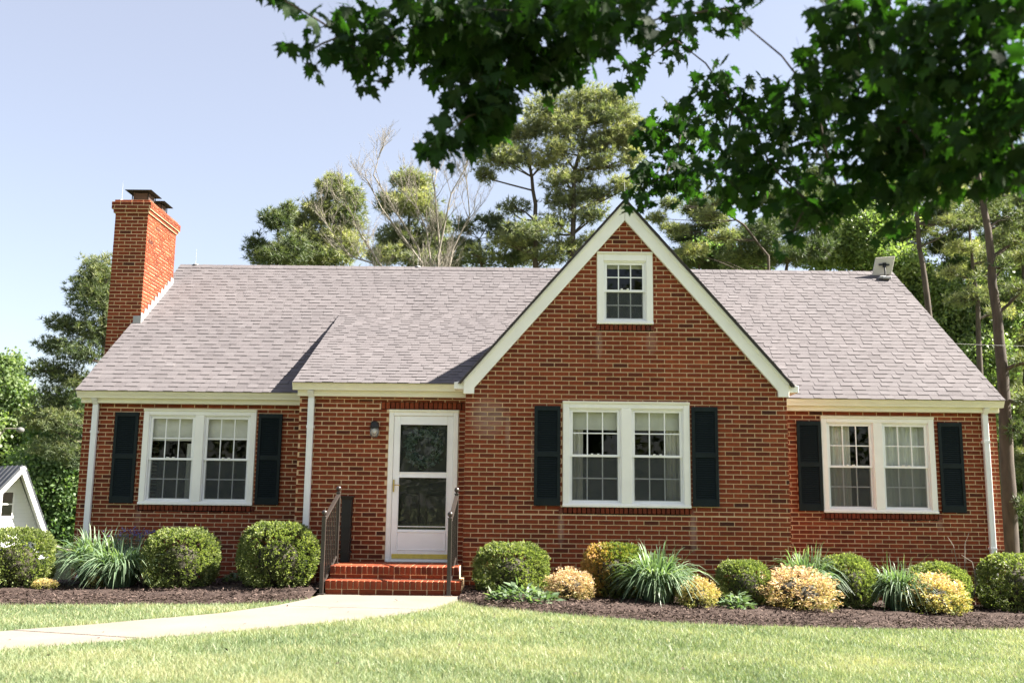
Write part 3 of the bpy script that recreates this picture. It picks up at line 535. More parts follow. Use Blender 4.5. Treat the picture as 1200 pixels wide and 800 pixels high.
while x < RX1-.01:
    xe = min(RX1, x+.155); z = mainZ(5.56)+.013+.004*random.random()
    t = random.gauss(.45, .15)
    for sgn in (-1, 1):
        y1 = 5.56+sgn*.14
        P = [(x, 5.56, z), (xe-.002, 5.56, z), (xe-.002, y1, z-.099), (x, y1, z-.099)]
        Q = [(p[0], p[1], p[2]+(.010 if i in (0, 3) else .006)) for i, p in enumerate(P)]
        rc.quadbox((P+Q) if sgn > 0 else [P[0], P[3], P[2], P[1], Q[0], Q[3], Q[2], Q[1]], t)
    x = xe
tag(rc.build('ridge_shingles', SHINGLE, MR), kind='stuff')
# lower slope over the entry
br = MB(); br.prism([(.16, bumpZ(.16)-.05), (3.73, bumpZ(3.73)-.05), (3.73, bumpZ(3.73)), (.16, bumpZ(.16))], 0, -2.555, .9)
BR = br.build('roof', ROOFBASE, HOUSE)
vB = Vector((0, 1, .478)).normalized(); wB = Vector((0, -.478, 1)).normalized()
shingles('shingles', (-2.565, .10, bumpZ(.10)), PX, vB, wB, 3.97, (3.72-.1)/vB.y, BR, lambda c: c.x > .45+(c.z-3.0)/1.15, 300)
chk = MB(); chk.prism([(.16, bumpZ(.16)-.05), (1.6, mainZ(1.6)-.3), (3.6, mainZ(3.6)-.05), (3.6, bumpZ(3.6)-.05)], 0, -2.545, -2.50); chk.build('side_cheek', SHINGLE, BR)
# gable roof
G0, G1 = Vector((-.075, 0, 2.935)), Vector((2.336, 0, 5.705))
gr = MB()
for sg in (0, 1):
    poly = [(G0.x, G0.z), (G1.x, G1.z), (G1.x, G1.z+.010), (G0.x-.02, G0.z+.006)]
    if sg: poly = [(4.68-p+(-.008), q) for p, q in poly][::-1]
    gr.prism(poly, 1, 5.25, -.135) if not sg else gr.prism(poly, 1, 5.25, -.135)
GR = gr.build('roof', ROOFBASE, HOUSE)
Lg = (G1-G0).length+.01; dg = (G1-G0).normalized()
for sg in (-1, 1):
    V_ = Vector((dg.x*(-sg), 0, dg.z)); W_ = Vector((sg*dg.z, 0, dg.x))
    P0 = (G0.x-.02, -.14, G0.z+.006) if sg < 0 else (4.68-.008-G0.x+.02, -.14, G0.z+.006)
    shingles('shingles', P0, (0, 1, 0), V_, W_, 5.4, Lg, GR, lambda c: c.z < mainZ(c.y)-.1, 0, 0, EX, .4)
gc = MB()
for i in range(35):
    y = -.15+i*.155; gc.prism([(G1.x-.12, G1.z-.115), (G1.x, G1.z+.022), (G1.x+.12, G1.z-.115), (G1.x+.12, G1.z-.108), (G1.x, G1.z+.030), (G1.x-.12, G1.z-.108)], 1, y+.154, y, .45)
tag(gc.build('ridge_shingles', SHINGLE, GR), kind='stuff')
# rake boards on the gable
for sg in (0, 1):
    po = [(2.333, 5.70), (-.03, 2.983), (-.03, 2.79), (.125, 2.79), (.125, 2.878), (2.333, 5.416)]
    pi = [(2.333, 5.70), (-.03, 2.983), (-.03, 2.93), (2.333, 5.642)]
    if sg: po = [(4.672-p, q) for p, q in po][::-1]; pi = [(4.672-p, q) for p, q in pi][::-1]
    r = MB().prism(po, 1, -.004, -.062); rb = r.build('rake_board', WHITE, HOUSE, bevel=.004)
    MB().prism(pi, 1, -.0625, -.09).build('rake_moulding', WHITE, rb, bevel=.004)
# boxed returns at the feet of the gable roof
for x0, x1, ye in ((-.17, -.031, .55), (4.703, 4.85, 1.6)):
    MB().prism([(x0, 2.86), (x1, 2.86), (x1, 2.985), (x0, 2.96)] if x0 < 0 else [(x0, 2.86), (x1, 2.86), (x1, 2.96), (x0, 2.985)], 1, ye, -.03).build('eave_box', WHITE, HOUSE, bevel=.004)
# gutters, friezes
def gutter(x0, x1, yb, zt, parent=None):
    prof = [(yb, zt-.01), (yb, zt-.112), (yb-.075, zt-.112), (yb-.082, zt-.085), (yb-.098, zt-.058), (yb-.112, zt-.038), (yb-.116, zt-.018), (yb-.126, zt-.016), (yb-.126, zt), (yb-.114, zt), (yb-.11, zt-.012)]
    return MB().prism(prof[::-1], 0, x0, x1).build('gutter', CREAM_BOUNCE, HOUSE)
gutter(-6.26, -2.505, 1.335, 2.914); gutter(4.70, 8.44, 1.335, 2.916); gutter(-2.575, -.03, .24, 2.958)
MB().box(-6.225, -2.51, 1.337, 1.44, 2.728, 2.90).build('frieze_board', CREAM_BOUNCE, HOUSE, bevel=.004)
MB().box(4.68, 8.40, 1.337, 1.44, 2.728, 2.90).build('frieze_board', CREAM_BOUNCE, HOUSE, bevel=.004)
MB().box(-2.515, -.002, .242, .344, 2.764, 2.945).build('frieze_board', CREAM_BOUNCE, HOUSE, bevel=.004)
MB().box(-2.515, -2.49, .344, 1.33, 2.764, 2.945).build('frieze_board', CREAM_BOUNCE, HOUSE, bevel=.004)
# downspouts
def downspout(x, yw, zt, zb, yg):
    b = MB(); b.box(x-.045, x+.045, yw-.085, yw-.02, zb+.12, zt-.1)
    b.prism([(yw-.085, zb+.12), (yw-.02, zb+.12), (yw-.15, zb), (yw-.24, zb+.03)][::-1], 0, x-.045, x+.045)
    b.prism([(yw-.085, zt-.1), (yw-.02, zt-.1), (yw-.1, zt), (yw-.18, zt)], 0, x-.045, x+.045)
    d = b.build('downspout', ALU, HOUSE, bevel=.008)
    s = MB().box(x-.052, x+.052, yw-.089, yw-.0, zt-.55, zt-.51); s.box(x-.052, x+.052, yw-.089, yw-.0, .6, .63); s.build('strap', ALU, d)
downspout(-6.0, 1.44, 2.80, -.02, 0); downspout(-2.315, .344, 2.84, .02, 0); downspout(8.185, 1.44, 2.80, -.25, 0)

# --- chimney
CX0, CX1, CY0, CY1 = -6.725, -6.115, 3.25, 4.75
core = MB().box(CX0+.012, CX1-.012, CY0+.012, CY1-.012, -.5, 6.64)
CHM = core.build('chimney', MORTAR, HOUSE)
cmb = MB()
def soot(z): return lambda: min(1, max(0, random.gauss(.42, .14)))
def ring(e, za, zb_, tones, off):
    for (O, U, Nn, L) in (((CX0-e, CY0-e, 0), PX, FRONT, CX1-CX0+2*e), ((CX1+e, CY0-e, 0), (0, 1, 0), (1, 0, 0), CY1-CY0+2*e), ((CX1+e, CY1+e, 0), (-1, 0, 0), (0, 1, 0), CX1-CX0+2*e), ((CX0-e, CY1+e, 0), (0, -1, 0), (-1, 0, 0), CY1-CY0+2*e)):
        _, mb, _f = brick_wall('mortar_joints', O, U, Nn, L, za, zb_, parent=CHM, zb=za, off=off, tones=tones)
        cmb.v, base = cmb.v, len(cmb.v); cmb.v += mb.v; cmb.f += [tuple(i+base for i in f) for f in mb.f]; cmb.t += mb.t
ring(0, -.5, 6.4367, rnd_tone, .1)
ring(.03, 6.4370, 6.5037, dark_tone, .0); ring(.058, 6.5040, 6.6374, dark_tone, .05); ring(.02, 6.6377, 6.68, rnd_tone, .1)
caps = MB()
caps.box(CX0-.026, CX1+.026, CY0-.026, CY1+.026, 6.43, 6.4368); caps.box(CX0-.054, CX1+.054, CY0-.054, CY1+.054, 6.4971, 6.5038)
caps.box(CX0-.052, CX1+.052, CY0-.052, CY1+.052, 6.63, 6.636); caps.box(CX0-.012, CX1+.012, CY0-.012, CY1+.012, 6.66, 6.684)
caps.build('mortar_cap', MORTAR, CHM)
tag(cmb.build('brickwork', BRICK, CHM), kind='stuff')
LIDBLACK = plain('black_sheet_metal', (.010, .009, .008), .85, .3, 9, spec=.1)  # near-black and matt all over
for (y0, y1) in ((3.48, 4.03), (4.18, 4.67)):
    fl = MB().box(-6.56, -6.28, y0+.12, y1-.12, 6.66, 6.93).build('flue', plain('clay_flue', (.05, .032, .026), .95) if y0 < 3.9 else bpy.data.materials['clay_flue'], CHM)
    lid = MB().box(-6.68, -6.18, y0, y1, 6.95, 6.958)
    for (px, py) in ((-6.57, y0+.1), (-6.27, y0+.1), (-6.57, y1-.1), (-6.27, y1-.1)): lid.box(px-.007, px+.007, py-.007, py+.007, 6.68, 6.955)
    lid.build('flue_cover', LIDBLACK, CHM)
fb = MB()
for i in range(10):
    y0 = CY0-.02+i*.152; fb.box(CX1+.004, CX1+.012, y0, y0+.158, mainZ(y0)-.06, mainZ(y0+.158)+.10)
fb.build('side_flashing', GALV, CHM)
MB().box(CX1-.135, CX1+.002, CY0-.012, CY0-.004, mainZ(CY0)-.1, mainZ(CY0)+.14).build('front_flashing', GALV, CHM)
# lightning rods
for (x, y, z, h, w_) in ((-5.96, 5.56, mainZ(5.56), .36, 1), (-1.345, 5.56, mainZ(5.56), .30, 1), (2.333, -.06, 5.74, .30, 1), (-6.64, 3.28, 6.66, .40, 1)):
    b = MB().tube([(x, y, z-.02), (x, y, z+h*.7), (x, y, z+h)], [.004, .003, .001], 6); b.lathe([(0, .03), (.05, .03), (.06, .012)], (x, y, z), 8)
    b.build('lightning_rod', GALV, HOUSE)

# --- windows
def ringframe(b, x0, x1, z0, z1, l, r, t, bt, ya, yb):
    b.box(x0, x0+l, ya, yb, z0, z1); b.box(x1-r, x1, ya, yb, z0, z1)
    b.box(x0+l, x1-r, ya+.0005, yb, z1-t, z1); b.box(x0+l, x1-r, ya+.0005, yb, z0, z0+bt)
PANE = {}
def pane_obj(w_, h_, parent, loc):
    k = (round(w_, 3), round(h_, 3))
    if k not in PANE: PANE[k] = MB().box(-w_/2, w_/2, 0, .004, -h_/2, h_/2).mesh('pane', GLASS)
    o = bpy.data.objects.new('pane', PANE[k]); o.location = loc
    o.rotation_euler = (random.uniform(-.004, .004), 0, random.uniform(-.004, .004)); link(o, parent)
def sash(parent, x0, x1, z0, z1, y, screen=False):
    b = MB(); st, rl_ = .04, .035
    ringframe(b, x0, x1, z0, z1, st, st, rl_, rl_, y, y+.03)
    gx0, gx1, g0, g1 = x0+st, x1-st, z0+rl_, z1-rl_
    m = .017; pw = (gx1-gx0-2*m)/3; ph = (g1-g0-m)/2
    for i in (1, 2): b.box(gx0+i*pw+(i-1)*m, gx0+i*pw+i*m, y+.008, y+.022, g0, g1)
    b.box(gx0, gx1, y+.0085, y+.0215, g0+ph, g0+ph+m)
    s = b.build('sash', VINYL, parent, bevel=.003)
    for i in range(3):
        for j in range(2): pane_obj(pw+.008, ph+.008, s, (gx0+pw/2+i*(pw+m), y+.013, g0+ph/2+j*(ph+m)))
    if screen:
        MB().box(gx0-.01, gx1+.01, y-.009, y-.0085, g0-.01, g1+.01).build('insect_screen', SCREEN, s)
def cloth(name, parent, x0, x1, z0, z1, y, m, waves, amp=.025):
    n = max(8, int(waves*8)); b = MB()
    for i in range(n+1):
        t = i/n; x = x0+(x1-x0)*t; yy = y+amp*math.sin(t*waves*2*math.pi)+.008*math.sin(t*31)
        for z in (z0, z1): b.v += [(x, yy, z), (x, yy+.004, z)]
    for i in range(n):
        a = 4*i; c = a+4
        b.f += [(a, c, c+2, a+2), (a+1, a+3, c+3, c+1)]; b.t += [.5, .5]
    return b.build(name, m, parent, smooth=True)
def window(x0, x1, z0, z1, yf, units, meet, top=.10, cw=.09, dress=None):
    b = MB(); ringframe(b, x0, x1, z0, z1, cw, cw, top, .055, yf-.014, yf+.13)
    mull = .145
    if units == 2: xc = (x0+x1)/2; b.box(xc-mull/2, xc+mull/2, yf-.0135, yf+.13, z0+.055, z1-top)
    wn = b.build('window', WHITE, HOUSE, bevel=.005)
    MB().prism([(yf-.03, z0+.003), (yf-.015, z0+.003), (yf-.015, z0+.045), (yf-.03, z0+.035)][::-1], 0, x0-.004, x1+.004).build('sill', WHITE, wn, bevel=.003)
    MB().box(x0-.004, x1+.004, yf-.028, yf-.0145, z1-.035, z1+.002).build('head_moulding', CREAM_BOUNCE, wn, bevel=.004)
    spans = [(x0+cw, x1-cw)] if units == 1 else [(x0+cw, xc-mull/2), (xc+mull/2, x1-cw)]
    for k, (a, c) in enumerate(spans):
        j = MB(); ringframe(j, a, c, z0+.055, z1-top, .014, .014, .018, .016, yf+.012, yf+.11); j.build('jamb', VINYL, wn, bevel=.002)
        a2, c2, zb, zt = a+.0145, c-.0145, z0+.0715, z1-top-.0185
        sash(wn, a2, c2, meet-.018, zt, yf+.030); sash(wn, a2, c2, zb, meet+.018, yf+.063, True)
        lk = MB().box((a+c)/2-.06, (a+c)/2-.03, yf+.0, yf+.06, meet+.018, meet+.03); lk.box((a+c)/2+.03, (a+c)/2+.06, yf+.0, yf+.06, meet+.018, meet+.03); lk.build('sash_lock', VINYL, wn)
        if dress: dress(wn, k, a2, c2, zb, zt)
def d_left(wn, k, a, c, zb, zt):
    cloth('blind', wn, a-.02, c+.02, zt-.36-(.0 if k else .02), zt+.03, 1.44+.15, BLIND, .5, .002)
    if k == 0: cloth('curtain', wn, c-.16, c+.05, zb-.02, zt-.42, 1.44+.2, SHEER, 3)
def d_gable(wn, k, a, c, zb, zt):
    cloth('blind', wn, a-.02, c+.02, zt-.285, zt+.03, .15, BLIND, .5, .002)
    x0_, x1_ = (a+.02, a+.2) if k == 0 else (c-.21, c+.02)
    cloth('curtain', wn, x0_, x1_, zb-.02, zt+.02, .21, CURTAIN, 3)
def d_right(wn, k, a, c, zb, zt):
    if k == 0: cloth('curtain', wn, a-.03, a+.40, zb-.02, zt+.03, 1.44+.17, CURTAIN, 5)
    else: cloth('curtain', wn, a-.03, c+.03, zb-.02, zt+.03, 1.44+.17, SHEER, 7)
def d_attic(wn, k, a, c, zb, zt):
    cloth('blind', wn, a-.02, c+.02, zt-.07, zt+.03, .15, BLIND, .5, .002)
window(-5.236, -3.426, 1.135, 2.652, 1.44, 2, 1.858, dress=d_left)
window(1.422, 3.260, 1.182, 2.702, 0, 2, 1.918, dress=d_gable)
window(5.597, 7.390, 1.137, 2.656, 1.44, 2, 1.862, dress=d_right)
window(1.922, 2.748, 3.847, 4.942, 0, 1, 4.358, .135, .095, dress=d_attic)
# rooms behind the windows; their dimness is put into near-black walls
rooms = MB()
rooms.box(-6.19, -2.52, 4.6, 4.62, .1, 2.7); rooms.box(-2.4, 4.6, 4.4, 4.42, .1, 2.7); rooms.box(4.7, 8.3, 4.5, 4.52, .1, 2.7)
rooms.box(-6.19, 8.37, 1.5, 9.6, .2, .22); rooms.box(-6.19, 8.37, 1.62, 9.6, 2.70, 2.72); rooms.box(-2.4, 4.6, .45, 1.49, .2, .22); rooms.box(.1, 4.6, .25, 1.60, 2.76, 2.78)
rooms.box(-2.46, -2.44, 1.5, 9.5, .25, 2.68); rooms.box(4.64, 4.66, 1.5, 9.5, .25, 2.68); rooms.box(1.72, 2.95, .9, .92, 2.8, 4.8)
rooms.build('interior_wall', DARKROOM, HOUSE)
# --- shutters
SLW = .285
slat_me = MB().prism([(-.006, -.017), (.016, .013), (.011, .018), (-.011, -.012)], 0, -SLW/2, SLW/2).mesh('slat', GREEN)
def shutter(xc, zc, yf, h, wd=.378):
    b = MB(); st = .046; hz = h/2
    b.box(xc-wd/2, xc-wd/2+st, yf-.042, yf-.008, zc-hz, zc+hz); b.box(xc+wd/2-st, xc+wd/2, yf-.042, yf-.008, zc-hz, zc+hz)
    for (a, c) in ((-hz, -hz+.105), (-.02, .055), (hz-.07, hz)): b.box(xc-wd/2+st, xc+wd/2-st, yf-.0415, yf-.008, zc+a, zc+c)
    b.box(xc-wd/2+st-.003, xc+wd/2-st+.003, yf-.011, yf-.007, zc-hz+.1, zc+hz-.06)
    s = b.build('shutter', GREEN, HOUSE, bevel=.004)
    for (a, c) in ((-hz+.105, -.02), (.055, hz-.07)):
        n = round((c-a)/.0315); p = (c-a)/n
        for i in range(n):
            o = bpy.data.objects.new('slat', slat_me); o.location = (xc, yf-.026, zc+a+(i+.5)*p); link(o, s)
for (xc, zc, yf, h) in ((-5.499, 1.871, 1.44, 1.435), (-3.193, 1.872, 1.44, 1.435), (1.196, 1.911, 0, 1.43), (3.474, 1.922, 0, 1.43), (5.392, 1.867, 1.44, 1.41), (7.634, 1.867, 1.44, 1.413)):
    shutter(xc, zc, yf, h)
# --- entry door
db = MB(); ringframe(db, -1.15, -.118, .366, 2.577, .072, .072, .085, .03, .328, .47)
DOOR = db.build('door_frame', WHITE, HOUSE, bevel=.005)
MB().box(-1.154, -.114, .315, .3275, 2.545, 2.583).build('head_moulding', CREAM_BOUNCE, DOOR, bevel=.004)
sdm = MB(); X0, X1, Z0, Z1 = -1.076, -.192, .398, 2.49
ringframe(sdm, X0, X1, Z0, Z1, .095, .085, .127, .43, .345, .385)
sdm.box(-.981, -.277, .3455, .385, 1.582, 1.658)
STORM = sdm.build('storm_door', VINYL, HOUSE, bevel=.006)
pm_ = MB(); ringframe(pm_, -1.0, -.275, .53, .80, .012, .012, .012, .012, .336, .3447); pm_.build('panel_moulding', VINYL, STORM, bevel=.003)
gm = MB(); ringframe(gm, -.99, -.268, 1.65, 2.372, .012, .012, .012, .012, .337, .3447); ringframe(gm, -.99, -.268, .865, 1.592, .012, .012, .012, .012, .337, .3447); gm.build('glazing_bead', VINYL, STORM, bevel=.003)
for (a, c) in ((1.655, 2.365), (.825, 1.585)): MB().box(-.985, -.273, .360, .364, a, c).build('pane', GLASS, STORM)
MB().box(X0+.02, X1-.0, .334, .3447, .412, .478).build('kick_strip', YELLOWMAT, STORM, bevel=.002)
h = MB().box(-1.063, -1.045, .318, .3447, 1.37, 1.55); h.tube([(-1.054, .318, 1.47), (-1.054, .27, 1.47), (-1.0, .262, 1.468), (-.955, .266, 1.465)], [.011, .010, .008, .007], 6); h.build('handle', BRASS, STORM, bevel=.003)
MB().box(-1.15, -.118, .26, .50, .355, .3655).build('threshold', GALV, DOOR)
ind = MB().box(-1.08, -.19, .475, .51, .37, 2.50)
for (a, c, e, g) in ((-.98, -.68, 1.55, 2.3), (-.59, -.29, 1.55, 2.3), (-.98, -.68, .6, 1.35), (-.59, -.29, .6, 1.35)): ringframe(ind, a, c, e, g, .02, .02, .02, .02, .466, .4745)
ind.build('inner_door', plain('black_door_paint', (.012, .013, .013), .35), HOUSE, bevel=.004)
# ------------------------------------------------------------------ steps, rails and small fittings
STEPS = thing('brick_steps', 'two-tier red brick steps leading up to the white storm door', 'steps', (-.85, -1.03, 0))
def rel(root): 
    return Vector(root.location)
SO = rel(STEPS)
sb = MB().box(-1.742-SO.x, .036-SO.x, -1.024-SO.y, -.03-SO.y, -.05, .190); sb.box(-1.738-SO.x, -.012-SO.x, -.746-SO.y, .33-SO.y, .190, .360)
sb.build('mortar_bed', MORTAR, STEPS)
SBV = {}
def step_brick(x0, x1, y0, y1, z0, z1):
    k = (round(x1-x0, 3), round(y1-y0, 3), round(z1-z0, 3), random.randrange(4))
    if k not in SBV:
        a, b_, c = (x1-x0)/2, (y1-y0)/2, (z1-z0)/2; q = .004
        m = MB(); tn = min(1, max(.12, random.gauss(.50, .2)))
        m.v = [(-a, -b_+q, -c), (a, -b_+q, -c), (a, b_, -c), (-a, b_, -c), (-a+.001, -b_+q*1.2, c), (a-.001, -b_+q*1.2, c), (a, b_, c), (-a, b_, c), (-a+q, -b_, -c+q), (a-q, -b_, -c+q), (a-q, -b_, c-q), (-a+q, -b_, c-q)]
        m.f = [(0, 3, 2, 1), (4, 5, 6, 7), (8, 9, 10, 11), (0, 1, 9, 8), (1, 5, 10, 9), (5, 4, 11, 10), (4, 0, 8, 11), (1, 2, 6, 5), (2, 3, 7, 6), (3, 0, 4, 7)]; m.t = [tn]*10
        SBV[k] = m.mesh('brick', BRICK)
    o = bpy.data.objects.new('brick', SBV[k]); o.location = ((x0+x1)/2-SO.x, (y0+y1)/2-SO.y+random.uniform(-.003, .002), (z0+z1)/2+random.uniform(-.0015, .0015)); link(o, STEPS)
def rowlock(xa, xb, y0, y1, z0, z1, w_=.0735):
    n = round((xb-xa)/w_); s = (xb-xa)/n
    for i in range(n): step_brick(xa+i*s+.0055, xa+(i+1)*s-.0055, y0, y1, z0, z1)
rowlock(-1.75, .045, -1.045, -.845, .088, .197); rowlock(-1.75, .045, -.835, -.745, .13, .195, .0735)
rowlock(-1.75, .045, -1.032, -.93, .012, .080, .2155)
rowlock(-1.745, -.004, -.765, -.565, .262, .366); rowlock(-1.745, -.004, -.75, -.65, .204, .254, .2155)
for r in range(8): rowlock(-1.745, -.008, -.555+r*.11, -.453+r*.11, .30, .364, .2155)
def rail(x0, x1, label):
    y0, y1 = -1.075, -.26
    t = thing('handrail', label, 'railing', (x0, y0, .022)); L = Vector((x1-x0, y1-y0, .345))
    def post(dx, dy, z0, z1):
        p = MB().box(dx-.026, dx+.026, dy-.026, dy+.026, z0+.008, z1); p.box(dx-.05, dx+.05, dy-.05, dy+.05, z0, z0+.010); p.box(dx-.031, dx+.031, dy-.031, dy+.031, z1-.004, z1+.012)
        q = p.build('post', BROWNRAIL, t, bevel=.003)
        MB().lathe([(.012, 0), (.014, .012), (.024, .02), (.033, .035), (.036, .05), (.033, .066), (.022, .08), (.006, .087)], (dx, dy, z1+.010), 12).build('finial', BROWNRAIL, q, smooth=True)
    post(0, 0, 0, .99); post(L.x, L.y, .345, 1.32)
    def bar(za, zb, hw, hh, y_a=.028, y_b=.028):
        n = Vector((0, 0, 1)); A = Vector((0, y_a, za)); B = Vector((L.x, L.y-y_b, zb)); P = []
        for p in (A, B):
            P += [(p.x-hw, p.y, p.z-hh), (p.x+hw, p.y, p.z-hh), (p.x+hw, p.y, p.z+hh), (p.x-hw, p.y, p.z+hh)]
        m = MB(); m.quadbox([P[0], P[1], P[2], P[3], P[4], P[5], P[6], P[7]]); return m
    bar(.965, 1.285, .027, .014).build('top_rail', BROWNRAIL, t, bevel=.003)
    bar(.10, .435, .016, .013).build('bottom_rail', BROWNRAIL, t, bevel=.003)
    n = 8
    for i in range(1, n):
        f = i/n; y = L.y*f
        MB().box(L.x*f-.0065, L.x*f+.0065, y-.0065, y+.0065, .10+.335*f, .96+.32*f).build('baluster', BROWNRAIL, t)
rail(-1.785, -1.755, 'dark metal handrail on the steps, beside the tall black planter')
rail(-.115, -.085, 'dark metal handrail on the steps, against the projecting gable wall')
pl = thing('planter', 'tall narrow black planter box standing on the landing by the door', 'planter', (-1.70, .17, .366))
b = MB(); b.prism([(-.06, 0), (.06, 0), (.072, .90), (-.072, .90)], 1, .075, -.075); b.build('box', BLACK, pl, bevel=.004)
b = MB(); b.quadbox([(-.075, -.078, .88), (.075, -.078, .88), (.075, .078, .88), (-.075, .078, .88), (-.095, -.098, .935), (.095, -.098, .935), (.095, .098, .935), (-.095, .098, .935)]); b.build('rim', BLACK, pl, bevel=.004)
b = MB(); [b.box(-.077, .077, -.082, .082, z, z+.03) for z in (.12, .30, .48, .66)]; b.build('band', BLACK, pl)
lp = thing('wall_lamp', 'small wall lamp with black cap and clear glass jar beside the door', 'lamp', (-1.355, .344, 2.28))
b = MB().lathe([(.02, .0), (.066, .0), (.070, .012), (.062, .05), (.055, .09), (.03, .105), (.005, .11)], (0, -.085, .015), 18); b.tube([(0, -.0, .07), (0, -.085, .07)], .02, 8); b.build('cap', BLACK, lp, smooth=False)
MB().lathe([(.045, 0), (.045, .01)], (0, 0, .07), 16).build('back_plate', BLACK, lp)
def jar_b(t):
    g = t.nodes.new('ShaderNodeBsdfGlossy'); g.inputs['Roughness'].default_value = .12
    a = t.nodes.new('ShaderNodeBsdfTransparent'); a.inputs[0].default_value = (.9, .9, .9, 1)
    d = t.nodes.new('ShaderNodeBsdfDiffuse'); d.inputs[0].default_value = (.7, .7, .7, 1)
    f = t.nodes.new('ShaderNodeFresnel'); f.inputs[0].default_value = 1.5
    m = t.nodes.new('ShaderNodeMixShader'); m.inputs[0].default_value = .22; t.links.new(a.outputs[0], m.inputs[1]); t.links.new(d.outputs[0], m.inputs[2])
    k = t.nodes.new('ShaderNodeMixShader'); t.links.new(f.outputs[0], k.inputs[0]); t.links.new(m.outputs[0], k.inputs[1]); t.links.new(g.outputs[0], k.inputs[2]); return k.outputs[0]
MB().lathe([(.058, 0), (.068, -.03), (.070, -.07), (.060, -.11), (.040, -.133), (.004, -.14)][::-1], (0, -.085, .016), 18).build('glass_jar', mat('jar_glass', jar_b), lp, smooth=True)
MB().lathe([(.004, -.08), (.02, -.07), (.028, -.045), (.022, -.02), (.012, 0)], (0, -.085, .016), 10).build('bulb', plain('bulb_white', (.75, .74, .7), .3), lp, smooth=True)
# wreath on the inner door
wr = thing('wreath', 'dusty green leaf wreath hanging behind the upper door glass', 'wreath', (-.635, .462, 2.03))
n = 900; a = RNG.uniform(0, 2*math.pi, n); rr = .215+RNG.normal(0, .035, n)
C = np.stack([np.cos(a)*rr, RNG.uniform(-.05, .0, n), np.sin(a)*rr], 1)
D = np.stack([np.cos(a+RNG.normal(1.2, .7, n)), RNG.normal(-.3, .3, n), np.sin(a+RNG.normal(1.2, .7, n))], 1)
V, F = rhombs(C, D, rdirs(n)+np.array([0, -.8, 0]), RNG.uniform(.04, .075, n), RNG.uniform(.015, .03, n))
np_obj('leaves', V, F, WREATH, RNG.random(n), wr, kind='stuff')
b = MB(); b.tube([(math.cos(i*math.pi/12)*.215, -.02, math.sin(i*math.pi/12)*.215) for i in range(25)], .018, 6); b.build('twig_ring', TWIG, wr)
# satellite dish on the roof
dz = mainZ(5.24)+.02
dish = thing('satellite_dish', 'flat white satellite dish on a short mast at the right end of the roof ridge', 'satellite dish', (8.17, 5.24, dz))
b = MB(); b.tube([(0, 0, -.02), (.01, .02, .16), (.012, .045, .30)], .018, 8); b.build('mast', BLACK, dish)
b = MB().box(-.10, .11, .03, .06, .285, .315); b.box(-.02, .045, .03, .07, .25, .34); b.build('bracket', BLACK, dish)
b = MB().box(-.09, .09, -.11, .11, -.02, .03); b.box(-.14, -.02, -.09, .05, -.01, .045); b.build('base', GALV, dish, bevel=.01)
b = MB(); P = []
for (dy, o) in ((0, 0), (.035, .0)):
    for (x, y, z) in ((-.205, .165, .10), (.185, .14, .13), (.225, .0, .475), (-.165, .025, .445)): P.append((x, y+dy, z-dy*.3))
b.quadbox(P); b.build('panel', DISH, dish, bevel=.008)
# overhead service cable to the right end of the house
cbl = MB(); pts = []
for i in range(25):
    t = i/24; x = 8.38+t*11.5; pts.append((x, 6.2+t*4, 4.72+.9*t-.9*4*t*(1-t)*.25))
cbl.tube(pts, .0045, 5); tag(cbl.build('overhead_cable', plain('weathered_cable', (.13, .13, .13), .8)), 'thin pale service cable running from the right gable end towards the pines', 'cable')
# white outbuilding with a dark metal roof, far left
OB = thing('outbuilding', 'white clapboard outbuilding with a dark metal roof beyond the left end of the house', 'outbuilding', (-20.45, 28.0, -1.7), math.radians(50))
WOODW = plain('white_clapboard', (.70, .70, .70), .6, .04, 2)
METALR = plain('dark_metal_roof', (.050, .054, .064), .45, .1, 3, metal=.2)
RZ = 4.22; RR = (1.30, -2.98); RL = (-2.25, -2.7)      # ridge height; right and left eaves relative to the ridge
wp = [(RL[0]+.3, 0), (RR[0]-.22, 0), (RR[0]-.22, RZ+RR[1]*.83-.1), (0, RZ-.22), (RL[0]+.3, RZ+RL[1]*.87-.1)]
MB().prism(wp, 1, 7, .35).build('wall', plain('sheathing_white', (.6, .6, .6), .8), OB)
for k in range(24):
    z0 = k*.16; z1 = z0+.152; zz = RZ-.22-z1
    if zz < .05: break
    xr = min(RR[0]-.22, zz*(RR[0]/-RR[1])); xl = max(RL[0]+.3, -zz*(RL[0]/RL[1]))
    b = MB(); b.quadbox([(xl, .318, z0), (xr, .318, z0), (xr, .35, z0), (xl, .35, z0), (xl, .338, z1), (xr, .338, z1), (xr, .35, z1), (xl, .35, z1)]); b.build('clapboard', WOODW, OB)
for (ex_, ez_) in (RL, RR):
    A = Vector((0, 0, RZ)); B = Vector((ex_, 0, RZ+ez_)); n_ = Vector((-ez_*(1 if ex_ > 0 else -1), 0, abs(ex_))).normalized()*.05
    def slab(mb, y0, y1, off0, off1):
        P = [(A.x, y0, A.z), (B.x, y0, B.z), (B.x, y1, B.z), (A.x, y1, A.z)]
        mb.quadbox([(p[0]+n_.x*off0, p[1], p[2]+n_.z*off0) for p in P]+[(p[0]+n_.x*off1, p[1], p[2]+n_.z*off1) for p in P])
    m = MB(); slab(m, -.25, 7.4, 0, 1); rf = m.build('roof', METALR, OB)
    for k in range(17):
        m = MB(); slab(m, -.24+k*.46, -.20+k*.46, 1.001, 1.9); m.build('seam', METALR, rf)
    m = MB(); slab(m, -.27, -.22, -3.2, -.05); m.build('rake_board', WOODW, OB)
    m = MB(); slab(m, -.215, .34, -.7, -.1); m.build('soffit', WOODW, OB)
b = MB(); ringframe(b, -.62, -.02, 2.05, 3.2, .08, .08, .08, .08, .27, .33); wi = b.build('window', WOODW, OB)
